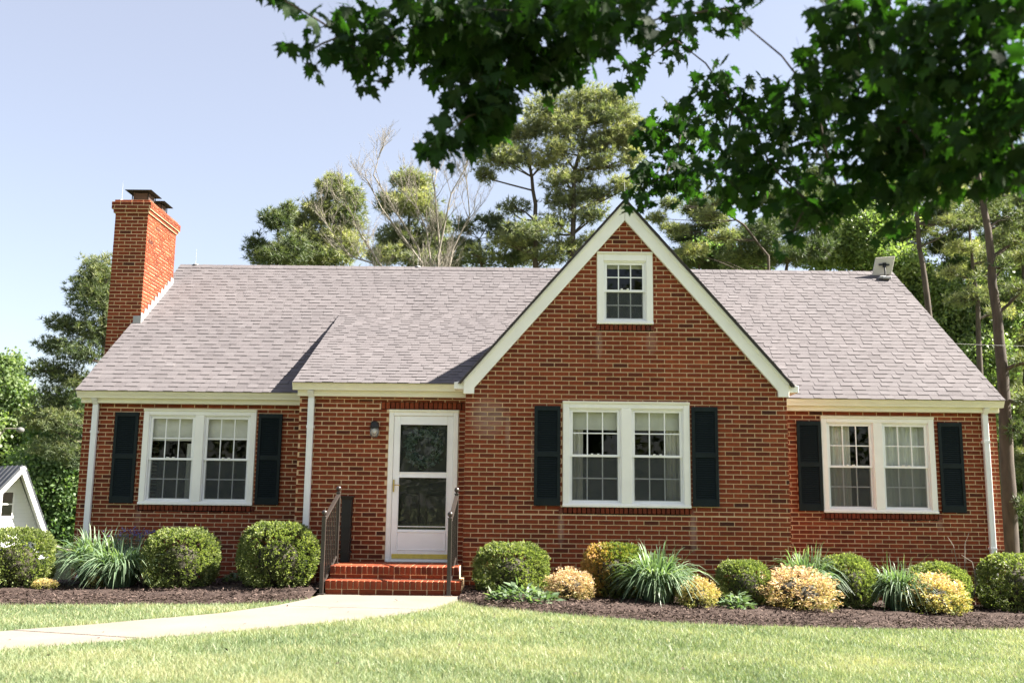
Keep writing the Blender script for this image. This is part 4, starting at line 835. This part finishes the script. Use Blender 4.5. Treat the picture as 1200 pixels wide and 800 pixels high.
MB().box(-.54, -.10, .30, .305, 2.13, 3.12).build('pane', GLASS, wi); MB().box(-.54, -.10, .29, .312, 2.60, 2.65).build('muntin', WOODW, wi); MB().box(-.54, -.10, .31, .315, 2.13, 3.12).build('blind', DARKROOM, wi)  # dark sheet close behind the glass stands for the dim inside
b = MB(); pts = [(-1.1+.75*math.cos(i*math.pi/10), .30, .75+.62*math.sin(i*math.pi/10)) for i in range(11)]; b.tube(pts, .05, 6); b.build('arch_trim', WOODW, OB)
b = MB(); b.quadbox([(1.1, .2, 1.12), (2.6, .2, .55), (2.6, 5, .55), (1.1, 5, 1.12), (1.1, .2, 1.20), (2.6, .2, .63), (2.6, 5, .63), (1.1, 5, 1.20)]); b.build('lean_to_roof', plain('weathered_board', (.20, .18, .16), .8), OB)
MB().box(1.1, 2.4, .5, 4.8, 0, .62).build('lean_to_wall', WOODW, OB)
yp = thing('yard_light', 'pale pole with an arm lamp at the far left edge above the outbuilding', 'lamp post', (-17.05, 19, -1.6))
MB().tube([(0, 0, 0), (.1, 0, 3.2), (.22, 0, 5.0)], [.12, .11, .1], 8).build('pole', GREYBARK, yp)
MB().tube([(.2, 0, 4.7), (.5, -.1, 5.1), (.95, -.1, 5.1)], .022, 6).build('arm', GREYBARK, yp)
MB().lathe([(.03, .10), (.11, .06), (.13, 0), (.10, -.06), (.02, -.10)][::-1], (1.02, -.1, 5.05), 12).build('lamp_shade', plain('weathered_lamp', (.10, .10, .10), .7), yp, smooth=True)

# ------------------------------------------------------------------ planting
def dome_shell(n, p=2.5, low=.12):
    """points and normals over a clipped-shrub shape of unit half-width and unit height"""
    d = rdirs(n*2); d = d[d[:, 2] > -.75][:n]
    q = (np.abs(d)**p).sum(1)**(-1/p)
    P = d*q[:, None]
    Nn = unit(np.sign(d)*np.abs(P)**(p-1))
    return P, Nn
BUSH = {}
def bush_mesh(kind, m, n, L, W, p, jit, key, spread=.55, tonef=None, sprays=900, poke=.028, sr=.032):
    """leaves gathered in small sprays over a clipped (or loose) mound"""
    P, Nn = dome_shell(sprays, p); ns = len(P)
    lump = 1+jit*(np.sin(P[:, 0]*5.1+key)*np.sin(P[:, 1]*4.7+key*2)*np.sin(P[:, 2]*4.3+1))
    push = RNG.normal(0, poke, ns)-RNG.random(ns)**4*.07
    SC = P*(lump+push)[:, None]; st = RNG.normal(.45, .17, ns)
    k = max(1, n//ns); C = np.repeat(SC, k, 0); Nr = np.repeat(Nn, k, 0); o = rdirs(len(C))*RNG.random((len(C), 1))**.6
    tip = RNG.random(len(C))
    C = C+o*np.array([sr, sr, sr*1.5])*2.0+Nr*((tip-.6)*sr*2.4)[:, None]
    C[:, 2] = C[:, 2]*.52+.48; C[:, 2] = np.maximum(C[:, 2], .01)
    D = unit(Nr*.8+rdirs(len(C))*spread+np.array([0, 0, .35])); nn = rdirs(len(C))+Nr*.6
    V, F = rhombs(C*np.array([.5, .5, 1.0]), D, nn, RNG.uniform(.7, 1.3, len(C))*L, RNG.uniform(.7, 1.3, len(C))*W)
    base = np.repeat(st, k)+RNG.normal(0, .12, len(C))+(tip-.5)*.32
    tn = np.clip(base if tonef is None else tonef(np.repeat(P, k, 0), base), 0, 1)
    return np_mesh('foliage', V, F, m, tn)
def core_mesh(m):
    b = MB(); b.lathe([(.12, .03), (.25, .15), (.30, .40), (.26, .60), (.15, .70), (.02, .74)], (0, 0, 0), 12); return b.mesh('inner_twigs', m, True)
CORE = core_mesh(TWIG)
def stems(parent, h, n=5):
    b = MB()
    for i in range(n):
        a = i*2.4; b.tube([(.05*math.cos(a), .05*math.sin(a), -.06), (.12*math.cos(a), .12*math.sin(a), h*.5)], [.018, .01], 5)
    b.build('stem', TWIG, parent)
def bush(name, label, cat, x, y, w_, h, me, rz, group, core=True, dw=None):
    t = thing(name, label, cat, (x, y, gz(x)+(.055 if x < -2 else .02)), rz, group)
    o = bpy.data.objects.new('foliage', me); o.scale = (w_, dw or w_, h); link(o, t); o['kind'] = 'stuff'
    if core: c = bpy.data.objects.new('inner_twigs', CORE); c.scale = (w_, dw or w_, h); link(c, t)
    stems(t, h)
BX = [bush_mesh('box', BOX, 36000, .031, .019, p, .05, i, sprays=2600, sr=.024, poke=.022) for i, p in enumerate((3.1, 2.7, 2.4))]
def otone(P, base):
    k = np.clip((-P[:, 0]*.9-P[:, 1]*.15+P[:, 2]*.1-.2)*1.6, 0, 1)
    return np.clip(base*.6+k*.65*(.5+base), 0, 1)
BXO = bush_mesh('boxo', BOXO, 36000, .031, .019, 2.5, .05, 5, tonef=otone, sprays=2600, sr=.024, poke=.022)
G1_ = 'clipped boxwood mounds along the house front'
for i, (x, y, w_, h, me, rz, lab) in enumerate([
    (-6.38, -.02, .98, .80, 0, .3, 'clipped green boxwood at the far left, below the white outbuilding'),
    (-3.97, -.12, .92, .78, 0, 1.4, 'clipped boxwood under the left window, next to the strap-leaved clump'),
    (-2.56, -.28, 1.0, .86, 1, 2.2, 'large clipped boxwood below the downspout, left of the steps'),
    (.70, -.66, .88, .66, 0, .8, 'clipped boxwood just right of the brick steps'),
    (3.86, -.55, .71, .60, 1, 3.0, 'clipped boxwood near the right corner of the gable wall, behind a small hosta'),
    (5.47, .12, .80, .74, 2, 4.1, 'tall domed boxwood between two pale tan spireas'),
    (6.98, .62, .84, .68, 2, 5.3, 'domed boxwood mostly hidden behind the golden spirea, by bare twigs'),
    (8.20, .68, 1.0, .82, 0, .5, 'dark boxwood at the right corner of the house, below the downspout')]):
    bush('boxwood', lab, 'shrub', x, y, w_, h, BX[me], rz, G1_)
bush('boxwood', 'boxwood with bronze-orange left side below the gable window', 'shrub', 2.10, -.72, .87, .72, BXO, 0, G1_)
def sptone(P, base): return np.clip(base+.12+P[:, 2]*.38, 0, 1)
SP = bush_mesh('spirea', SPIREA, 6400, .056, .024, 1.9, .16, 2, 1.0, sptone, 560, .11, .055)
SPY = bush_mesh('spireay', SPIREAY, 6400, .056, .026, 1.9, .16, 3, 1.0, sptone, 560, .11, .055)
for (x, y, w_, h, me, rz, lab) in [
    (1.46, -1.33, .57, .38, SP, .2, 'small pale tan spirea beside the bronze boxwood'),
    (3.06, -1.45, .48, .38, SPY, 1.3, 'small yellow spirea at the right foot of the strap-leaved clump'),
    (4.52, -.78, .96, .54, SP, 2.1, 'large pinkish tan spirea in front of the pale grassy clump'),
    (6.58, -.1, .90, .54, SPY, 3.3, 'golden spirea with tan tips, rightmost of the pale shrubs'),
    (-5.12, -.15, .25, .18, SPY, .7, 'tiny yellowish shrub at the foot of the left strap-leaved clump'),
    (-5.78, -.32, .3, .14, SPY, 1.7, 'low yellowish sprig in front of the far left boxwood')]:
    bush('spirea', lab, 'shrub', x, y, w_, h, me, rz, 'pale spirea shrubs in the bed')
def blades(n, R, H, wd):
    """arching strap leaves, six segments each"""
    a = RNG.uniform(0, 2*math.pi, n); r0 = np.sqrt(RNG.random(n))*.30*R; L = RNG.uniform(.65, 1.1, n); sp = RNG.uniform(.15, 1.0, n)
    V = []; F = []; K_ = 6
    for i in range(n):
        a2 = a[i]+RNG.normal(0, .5); ca, sa = math.cos(a2), math.sin(a2); bx, by = math.cos(a[i])*r0[i], math.sin(a[i])*r0[i]; base = len(V); tw = RNG.uniform(-.6, .6); dr = .86+.62*sp[i]+RNG.normal(0, .13)
        for k in range(K_+1):
            t = k/K_; out = R*sp[i]*L[i]*(.75*t+.35*t*t); z = H*L[i]*(1.72*t-dr*t*t)
            wv = wd*(1-t**2.2)*.5+.0008; px, py = -sa, ca
            V.append((bx+ca*out+px*wv, by+sa*out+py*wv, max(z, .004)+tw*wv)); V.append((bx+ca*out-px*wv, by+sa*out-py*wv, max(z, .004)-tw*wv))
        for k in range(K_): b0 = base+2*k; F.append((b0, b0+1, b0+3, b0+2))
    return V, F
LB = [np_mesh('foliage', *blades(900, .60, .82, .023), LILY, None) for _ in range(3)]
for me in LB:
    a = me.attributes.new('tone', 'FLOAT', 'FACE'); v = np.repeat(np.clip(RNG.normal(.5, .22, len(me.polygons)//6), 0, 1), 6); a.data.foreach_set('value', v.astype(np.float32))
def lily(label, x, y, s, h, k, rz):
    t = thing('daylily', label, 'plant', (x, y, gz(x)+.03), rz, 'strap-leaved clumps in the bed')
    o = bpy.data.objects.new('foliage', LB[k]); o.scale = (s*1.12, s*1.12, h*1.05); link(o, t); o['kind'] = 'stuff'
lily('tall strap-leaved clump by the left corner downspout, behind a shorter clump', -5.42, .55, 1.05, 1.06, 0, 0)
lily('green strap-leaved clump between the left corner and the boxwood under the window', -4.86, -.05, 1.0, .88, 1, 1)
lily('broad green strap-leaved clump spilling forward beside the bronze boxwood', 2.60, -1.25, .92, .92, 2, 2)
lily('pale grassy clump behind the largest tan spirea, at the gable corner', 4.86, .02, .98, 1.08, 0, 3)
lily('strap-leaved clump between the tall domed boxwood and the golden spirea', 6.16, -.02, .80, .92, 1, 4)
lf = thing('purple_flowers', 'small cluster of purple blooms behind the left strap-leaved clumps', 'flowers', (-5.0, .78, gz(-5)+.03))
n = 150; C = np.stack([RNG.normal(0, .17, n), RNG.normal(0, .1, n), RNG.normal(.74, .05, n)], 1)
V, F = rhombs(C, rdirs(n)+np.array([0, 0, .6]), rdirs(n), RNG.uniform(.03, .05, n), RNG.uniform(.018, .03, n)); np_obj('blooms', V, F, PURPLE, RNG.random(n), lf, kind='stuff')
b = MB(); [b.tube([(random.uniform(-.1, .1), random.uniform(-.06, .06), 0), (random.gauss(0, .17), random.gauss(0, .08), .74)], .005, 4) for _ in range(26)]; b.build('stem', LILY, lf)
def hosta(label, x, y, w_, h, n, rz):
    t = thing('hosta', label, 'plant', (x, y, gz(x)+.03), rz, 'low blue-green hostas at the front of the bed')
    a = RNG.uniform(0, 2*math.pi, n); r = np.sqrt(RNG.random(n))*.42*w_
    C = np.stack([np.cos(a)*r, np.sin(a)*r*.6, h*(.75-.6*(r/(.42*w_))**2)*RNG.uniform(.5, 1.1, n)], 1)
    D = np.stack([np.cos(a)+RNG.normal(0, .5, n), np.sin(a)+RNG.normal(0, .5, n), RNG.normal(.25, .35, n)], 1)
    V, F = rhombs(C, D, rdirs(n)*.5+np.array([0, 0, 1]), RNG.uniform(.09, .15, n), RNG.uniform(.04, .065, n))
    np_obj('foliage', V, F, HOSTA, np.clip(RNG.normal(.5, .22, n), 0, 1), t, kind='stuff')
    m = MB(); [m.tube([(0, 0, -.02), (C[i][0], C[i][1], C[i][2])], .004, 4) for i in range(0, n, 6)]; m.build('stalk', HOSTA, t)
hosta('low blue-green hosta in front of the boxwood nearest the steps', .84, -1.92, 1.0, .26, 230, .1)
hosta('small hosta below the boxwood near the gable corner', 3.60, -1.30, .62, .27, 110, 1)
hosta('low dark leafy plant in the shade between the two left boxwoods', -3.36, .75, .7, .25, 90, 2)
tw = thing('bare_stems', 'few bare arching stems in front of the right wall, beside the domed boxwood', 'plant', (7.42, .75, gz(7.42)+.02))
for pts in ([(0, 0, 0), (-.05, 0, .45), (-.12, 0, .95), (-.20, 0, 1.08)], [(.02, 0, 0), (.02, 0, .5), (.05, 0, .98), (.12, 0, 1.14)], [(.04, 0, 0), (.2, 0, .42), (.14, 0, .72), (-.02, -.02, .82)], [(.05, 0, 0), (.16, 0, .3), (.18, 0, .62)]):
    MB().tube(pts, [.008, .007, .005, .003][:len(pts)], 5).build('stem', GREYBARK, tw)
# ------------------------------------------------------------------ bark chips and grass
def chips(n, xa, xb, name):
    x = RNG.uniform(xa, xb, n*2); t = RNG.random(n*2)**1.25
    ye = np.array([bed_edge(v) for v in x]); wy = np.array([min(1.35, wall_y(v)-.02) for v in x])
    y = ye-.05+(wy-ye)*t; x, y = x[:n], y[:n]
    C = np.stack([x, y, gzn(x)+.045+RNG.uniform(0, .035, n)], 1)
    D = rdirs(n)*np.array([1, 1, .35]); V, F = rhombs(C, D, rdirs(n)*.6+np.array([0, 0, 1]), RNG.uniform(.03, .085, n), RNG.uniform(.008, .02, n))
    np_obj(name, V, F, CHIP, RNG.random(n), kind='stuff')
chips(16000, -9.5, -1.9, 'mulch'); chips(24000, .1, 10.5, 'mulch')
def inside_path(x, y):
    # path polygon test
    poly = np.concatenate([PA, PB[::-1]]); n = len(poly); ins = np.zeros(len(x), bool); j = n-1
    for i in range(n):
        xi, yi = poly[i]; xj, yj = poly[j]
        c = ((yi > y) != (yj > y)) & (x < (xj-xi)*(y-yi)/(yj-yi+1e-12)+xi); ins ^= c; j = i
    return ins
def grass():
    n = 900000
    v = RNG.random(n); D0, D1 = 5.2, 14.2
    d = 1/(1/D0+(1/D1-1/D0)*v**1.0)                     # more blades close by
    y = CAM.y+d; x = CAM.x+(RNG.random(n)-.5)*d*1.55
    be = np.where(x < -.9, np.interp(x, [p[0] for p in BED_L], [p[1] for p in BED_L]), np.interp(x, [p[0] for p in BED_R], [p[1] for p in BED_R]))
    stray = RNG.random(n) < .10
    ok = (y < be+RNG.normal(-.02, .05, n)+np.where(stray & (RNG.random(n) < .25), np.abs(RNG.normal(0, .22, n)), 0)) & ~inside_path(x, y)
    x, y = x[ok], y[ok]; n = len(x)
    patch = np.sin(x*1.3+np.sin(y*1.7)*1.5)*np.sin(y*1.9+x*.6)+.6*np.sin(x*4.1+y*2.2)*np.sin(y*5.3-x*1.4)
    h = np.clip(RNG.normal(.036, .013, n)+.009*patch, .010, .09); wd = RNG.uniform(.0028, .0052, n)
    a = RNG.uniform(0, 2*math.pi, n); lean = RNG.normal(0, .8, n)*h; la = RNG.uniform(0, 2*math.pi, n)
    C = np.stack([x, y, gzn(x)+.002], 1); Sd = np.stack([np.cos(a), np.sin(a), 0*a], 1)*wd[:, None]
    T = C+np.stack([np.cos(la)*lean, np.sin(la)*lean, h], 1)
    V = np.stack([C-Sd, C+Sd, T], 1).reshape(-1, 3); F = np.arange(3*n).reshape(n, 3)
    tn = np.clip(RNG.normal(.45, .2, n)+.27*patch, 0, .9); dry = RNG.random(n) < .07+.05*np.clip(patch, 0, 1); tn[dry] = RNG.uniform(.85, 1, dry.sum())
    np_obj('grass', V, F, GRASS, tn, kind='stuff')
grass()
n = 130; x = RNG.uniform(-6, 8, n); y = RNG.uniform(-8, -1.5, n); on = inside_path(x, y)
C = np.stack([x, y, gzn(x)+np.where(on, .026, .035)], 1)
V, F = rhombs(C, rdirs(n)*np.array([1, 1, .25]), rdirs(n)*.3+np.array([0, 0, 1]), RNG.uniform(.025, .06, n), RNG.uniform(.015, .035, n))
np_obj('fallen_leaves', V, F, CHIP, RNG.uniform(.4, 1, n), kind='stuff')

# ------------------------------------------------------------------ trees
def limb(mb, A, B, r0, r1, sag=.12):
    A, B = Vector(A), Vector(B); d = B-A; mid = A+d*.5+Vector((random.uniform(-.16, .16)*d.length, random.uniform(-.16, .16)*d.length, -sag*d.length))
    q1 = A.lerp(mid, .55)*.7+A.lerp(B, .3)*.3
    mb.tube([A, q1, A.lerp(B, .55)*.4+mid*.6, B], [r0, r0*.8, (r0+r1)/2, r1], 6, cap=False)
def tufts(C, k, L, wd, upv):
    """needle sprays: k thin blades from each point"""
    n = len(C); D = unit(rdirs(n*k)+np.repeat(upv, k, 0)); Cc = np.repeat(C, k, 0); Ls = RNG.uniform(.6, 1.2, n*k)*L
    Sd = unit(np.cross(D, rdirs(n*k)))*wd*.5
    V = np.stack([Cc-Sd, Cc+Sd, Cc+D*Ls[:, None]], 1).reshape(-1, 3); return V, np.arange(3*n*k).reshape(-1, 3)
def tree(kind, label, Y, trunks, wid, clumps, idx):
    b0 = trunks[0][0]; root = Vector(b0)
    if root.z > 1.2 or root.z < -2: root = Vector((b0[0], b0[1], gz(b0[0])))
    t = thing('pine_tree' if kind == 'pine' else 'leafy_tree', label, 'tree', tuple(root), 0, 'trees behind the house')
    tb = MB(); TP = []
    for tr in trunks:
        pts = [Vector(p) for p in tr]
        if pts[0].z > gz(pts[0].x)+.1: pts = [Vector((pts[0].x-(pts[1].x-pts[0].x)*.1, Y, gz(pts[0].x)-.1))]+pts
        n = len(pts); zs0, zs1 = pts[0].z, pts[-1].z
        rad = [wid/2*(1.12-.85*((p.z-zs0)/(zs1-zs0+1e-6))**1.2) for p in pts]
        dense = []; dr = []
        for i in range(n-1):
            for k in range(4):
                f = k/4; dense.append(pts[i].lerp(pts[i+1], f)-root+Vector((random.uniform(-.03, .03), random.uniform(-.03, .03), 0))); dr.append(rad[i]*(1-f)+rad[i+1]*f)
        dense.append(pts[-1]-root); dr.append(rad[-1]); tb.tube(dense, dr, 10); TP += list(zip(dense, dr))
    tb.build('trunk', BARK, t, smooth=True)
    C_all = []; tone_all = []; up_all = []
    zlo = min(c[1] for c in clumps); zhi = max(c[1] for c in clumps); R_all = max(abs(c[0]-root.x) for c in clumps)+.5
    for (cx, cz, rx, rz_) in clumps:
        nsub = 2 if kind == 'pine' else 2
        for sidx in range(nsub):
            dy = RNG.normal(0, .55)*max(rx, .9)*1.1 if sidx else RNG.normal(0, .2)*rx
            ctr = Vector((cx, Y+dy, cz))-root+Vector((random.uniform(-.3, .3)*rx*sidx, 0, random.uniform(-.3, .3)*rz_*sidx))
            lb = MB()
            if kind == 'pine':
                cand = [q for q in TP if q[0].z < ctr.z+.1] or TP[:1]
                src = min(cand, key=lambda q: (q[0]-ctr).length+abs(q[0].z-(ctr.z-.35*abs(ctr.x-q[0].x)-.25))*1.2)
                limb(lb, src[0], ctr+Vector((0, 0, -rz_*.3)), min(src[1]*.5, .06), .012, random.uniform(-.15, .15))
                for k in range(3):
                    limb(lb, ctr+Vector((0, 0, -rz_*.3)), ctr+Vector((random.uniform(-.8, .8)*rx, random.uniform(-.5, .5)*rx, random.uniform(-.5, .6)*rz_)), .03, .008, .02)
            elif sidx == 0:
                cand = [q for q in TP if q[0].z < ctr.z-.3] or TP[:1]
                src = max(cand, key=lambda q: q[0].z); limb(lb, src[0], ctr, src[1]*.55, .02, -.05)
            if lb.v: lb.build('branch', BARK, t, smooth=True)
            rr = .5*(rx+rz_)
            m = int((310 if kind == 'pine' else 430)*rx*rz_/(.55) * (.62 if sidx else .8)*min(1.3, 1/max(.5, rr)**.2)); m = max(40, m)
            d = rdirs(m)*(RNG.random((m, 1))**.45)
            lumps = 1+.28*np.sin(d[:, :1]*7+cx*3)*np.sin(d[:, 2:3]*6+cz*5)
            P = np.array(ctr)+d*np.array([rx, max(rx*.9, .5), rz_])*lumps*(.96 if kind == 'pine' else 1.05)
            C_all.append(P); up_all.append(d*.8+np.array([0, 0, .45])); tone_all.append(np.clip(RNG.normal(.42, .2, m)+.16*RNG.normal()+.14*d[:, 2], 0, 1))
    C = np.concatenate(C_all); tn = np.concatenate(tone_all); U_ = np.concatenate(up_all)
    sc_ = Y/30
    dark = 'dark' in label or 'shaded' in label  # dark and shaded pines share darker needles; the shade is in the colour
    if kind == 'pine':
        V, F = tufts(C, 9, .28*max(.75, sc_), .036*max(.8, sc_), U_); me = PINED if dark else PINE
        np_obj('crown', V, F, me, np.repeat(tn, 9), t, kind='stuff')
    else:
        C3 = np.repeat(C, 3, 0)+RNG.normal(0, .12, (len(C)*3, 3)); n = len(C3)
        V, F = rhombs(C3, rdirs(n)+np.array([0, 0, -.25]), rdirs(n)+np.array([0, 0, .7]), RNG.uniform(.13, .24, n)*max(1, sc_*.9), RNG.uniform(.08, .15, n)*max(1, sc_*.9))
        np_obj('crown', V, F, LEAFYY if ('sunlit' in label or 'pale' in label or 'hazy' in label) else LEAFY, np.repeat(tn, 3), t, kind='stuff')  # sunlit and hazy crowns get paler leaves: light and haze put into colour
for i, tr in enumerate(TREES): tree(*tr, i)
# leafless trees: recursive branches
def bare(label, stems_):
    root = Vector((stems_[0][0][0], 26, gz(stems_[0][0][0])))
    t = thing('leafless_tree', label, 'tree', tuple(root), 0, 'trees behind the house'); mb = MB(); tb = MB()
    tb.tube([(0, 0, -.1), (.0, 0, 3), (.02, 0, Vector(stems_[0][0]).z-root.z)], [.3, .26, .2], 9)
    def grow(A, d, L, r, lev):
        n = 4; pts = [A]; q = Vector(d)
        for i in range(n):
            q = (q+Vector((random.gauss(0, .10), random.gauss(0, .10), .05))).normalized(); pts.append(pts[-1]+q*(L/n))
        mb.tube(pts, [max(.005, r*(1-.6*i/n)) for i in range(n+1)], 5 if lev < 2 else 3, cap=False)
        if lev >= 3: return
        for i in range(2, n+1):
            for _ in range(2 if lev < 2 else 1):
                s = Vector((random.gauss(0, .5), random.gauss(0, .5), random.uniform(.0, .4))); grow(pts[i], (q+s).normalized(), L*random.uniform(.45, .7), r*.45, lev+1)
    for st in stems_:
        pts = [Vector(p)-root+Vector((0, random.gauss(0, .25)*k, 0)) for k, p in enumerate(st)]; pts[0].y = 0; pts[3] = pts[2].lerp(pts[3], .72)
        rad = [.075, .05, .03, .012]; mb.tube(pts, rad, 6, cap=False)
        for i in (1, 2, 3):
            d = (pts[i]-pts[i-1]).normalized()
            for _ in range(6): grow(pts[i-1].lerp(pts[i], random.uniform(.3, 1)), (d+Vector((random.gauss(0, .45), random.gauss(0, .45), random.uniform(0, .3)))).normalized(), random.uniform(.6, 1.3), .018, 1)
    tb.build('trunk', GREYBARK, t, smooth=True); mb.build('branches', GREYBARK, t)
bare('tall leafless tree with many pale upright branches above the ridge', [BARE[i] for i in (0, 1, 2, 3, 6, 7)])
bare('smaller leafless tree with pale twigs leaning left above the ridge', [BARE[i] for i in (4, 5)])
# far wood: reads as one mass
def wood(n, xa, xb, Y, h, name, m=None):
    x = RNG.uniform(xa, xb, n); top = h*(.72+.2*np.sin(x*.31)+.12*np.sin(x*.83+1))
    z = -2.5+(top+2.5)*RNG.random(n)**.8; C = np.stack([x, Y+RNG.normal(0, 2.2, n), z], 1)
    V, F = rhombs(C, rdirs(n), rdirs(n)+np.array([0, 0, .6]), RNG.uniform(.4, .8, n), RNG.uniform(.3, .55, n))
    np_obj(name, V, F, m or LEAFY, np.clip(RNG.normal(.45, .22, n), 0, 1), kind='stuff')
wood(16000, -95, -16, 58, 5.5, 'far_woods'); wood(12000, -17, 5, 62, 6.5, 'far_woods'); wood(46000, 4, 66, 60, 17, 'far_woods'); wood(26000, -60, 60, -48, 15, 'far_woods', PINED)

# ------------------------------------------------------------------ overhanging maple
MT = thing('maple_tree', 'large maple whose dark leafy boughs hang across the top of the view', 'tree', (5.3, -8.9, gz(5.3)))
MR_ = Vector(MT.location)
tb = MB().tube([(0, 0, -.1), (-.05, 0, 1.5), (-.1, -.1, 3.0), (.1, -.1, 5.5), (.2, 0, 8.0)], [.36, .29, .26, .2, .1], 12); tb.build('trunk', BARK, MT, smooth=True)
OUT = [(0, 0), (.10, .02), (.30, -.10), (.27, .06), (.52, .12), (.42, .24), (.56, .44), (.36, .42), (.24, .48), (.28, .74), (.13, .68), (0, 1.0)]
def leaf_proto(curl, tone):
    pts = [(x, y) for x, y in OUT]+[(-x, y) for x, y in OUT[-2:0:-1]]
    b = MB(); b.v.append((0, .28, .0))
    for (x, y) in pts: b.v.append((x, y, .16*abs(x)-curl*y*y*.35-curl*x*x*.5))
    n = len(pts)
    for i in range(n): b.f.append((0, 1+i, 1+(i+1) % n)); b.t.append(tone)
    s = len(b.v); b.v += [(-.008, 0, 0), (.008, 0, 0), (.004, -.5, .10), (-.004, -.5, .10)]; b.f.append((s, s+1, s+2, s+3)); b.t.append(tone)
    return b
PROT = [leaf_proto(c, t) for c, t in ((.5, .3), (1.0, .5), (1.6, .7), (.8, .9), (.2, .15), (1.3, .6))]
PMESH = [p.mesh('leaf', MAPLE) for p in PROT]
leaves = []; lb = MB(); twb = MB()
CL = list(MAPLE_C)
# more crown out of the view: it shades the boughs in view from above
for i in range(70):
    a = random.uniform(0, 2*math.pi); r = random.uniform(.4, 4.2)
    p = Vector((5.2+math.cos(a)*r*1.0, min(-8.5, -9.9+math.sin(a)*r*.6), 0)); zz = random.uniform(4.4, 8.2) if r > 1.5 else random.uniform(5.5, 8.8)
    CL.append((p.x, p.y, zz, random.uniform(.55, .85), random.uniform(.3, .5), -110))
for (x, y, z) in ((.2, -9.6, 4.35), (.9, -9.2, 4.6), (1.5, -9.6, 4.3), (2.1, -9.0, 4.5), (2.7, -9.6, 4.2), (2.2, -10.2, 4.3), (3.0, -8.9, 4.1), (1.2, -10.3, 4.5), (3.2, -10.2, 3.9), (1.9, -8.9, 4.9), (2.6, -8.9, 4.7), (3.4, -9.4, 4.6), (.4, -9.4, 4.9)):
    CL.append((x, y, z, .5, .22, -60))
TOP = Vector((5.2, -8.95, 4.2)); joined = [TOP]
for (cx, cy, cz, rx, rz_, n) in sorted(CL, key=lambda c: (Vector(c[:3])-TOP).length):
    vis_ = n > 0; n = abs(n)
    ctr = Vector((cx, cy, cz)); A = min(joined, key=lambda q: (q-ctr).length+.35*(q-TOP).length); joined.append(ctr)
    mid = A.lerp(ctr, .5)+Vector((random.gauss(0, .05), random.gauss(0, .05), random.uniform(.0, .08)))*min(1, (ctr-A).length)
    rb_ = .006+.007*max(0, 3.4-(ctr-TOP).length); twb.tube([A-MR_, mid-MR_, ctr-MR_], [rb_, rb_*.8, rb_*.6], 5, cap=False)
    for k in range(int(n*((2.0 if cx > 2.25 else 1.6 if cx > 1.75 else 2.0) if vis_ else .9))):
        d = Vector(rdirs(1)[0])*(random.random()**.4); p = ctr+Vector((d.x*rx, d.y*max(.25, rx), d.z*rz_))
        s = random.uniform(.062, .112)*(1.05 if cx < 1.5 else .88); pr = random.randrange(6)
        tilt = random.gauss(.75, .35); az = random.uniform(0, 2*math.pi)
        Mx = Matrix.Translation(p) @ Matrix.Rotation(az, 4, 'Z') @ Matrix.Rotation(-tilt, 4, 'X') @ Matrix.Rotation(random.gauss(0, .35), 4, 'Y') @ Matrix.Diagonal((s*random.uniform(.9, 1.12), s, s, 1))
        leaves.append((p, s, pr, Mx, vis_))
def screen_size(L):
    d = L[0]-CAM; z = d.dot(fw)
    if z < .3: return 0
    x, y = d.dot(r2)/z*1160, d.dot(u2)/z*1160
    return L[1]/z if abs(x) < 600 and -400 < y < 405 else 0
order = sorted(range(len(leaves)), key=lambda i: -screen_size(leaves[i])); single = set(order[:300])
VV = []; FF = []; TT = []
PV = [np.array(p.v) for p in PROT]
tri = [[(f if len(f) == 4 else (f[0], f[1], f[2], f[2])) for f in p.f] for p in PROT]
big_v, big_f, big_t = [], [], []; base = 0
for i, (p, s, pr, Mx, v_) in enumerate(leaves):
    if i in single:
        o = bpy.data.objects.new('leaf', PMESH[pr]); M2 = Mx.copy(); M2.translation = Mx.translation-MR_; o.matrix_local = M2; COL.objects.link(o); o.parent = MT; continue
    Ma = np.array(Mx); P = PV[pr]@Ma[:3, :3].T+Ma[:3, 3]-np.array(MR_); big_v.append(P)
    for f in PROT[pr].f: big_f.append(tuple(q+base for q in f)); big_t.append(PROT[pr].t[0])
    base += len(P)
bm_ = MB(); bm_.v = [tuple(r) for r in np.concatenate(big_v)]; bm_.f = big_f; bm_.t = big_t
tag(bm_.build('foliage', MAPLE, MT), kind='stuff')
twb.build('limbs', BARK, MT)
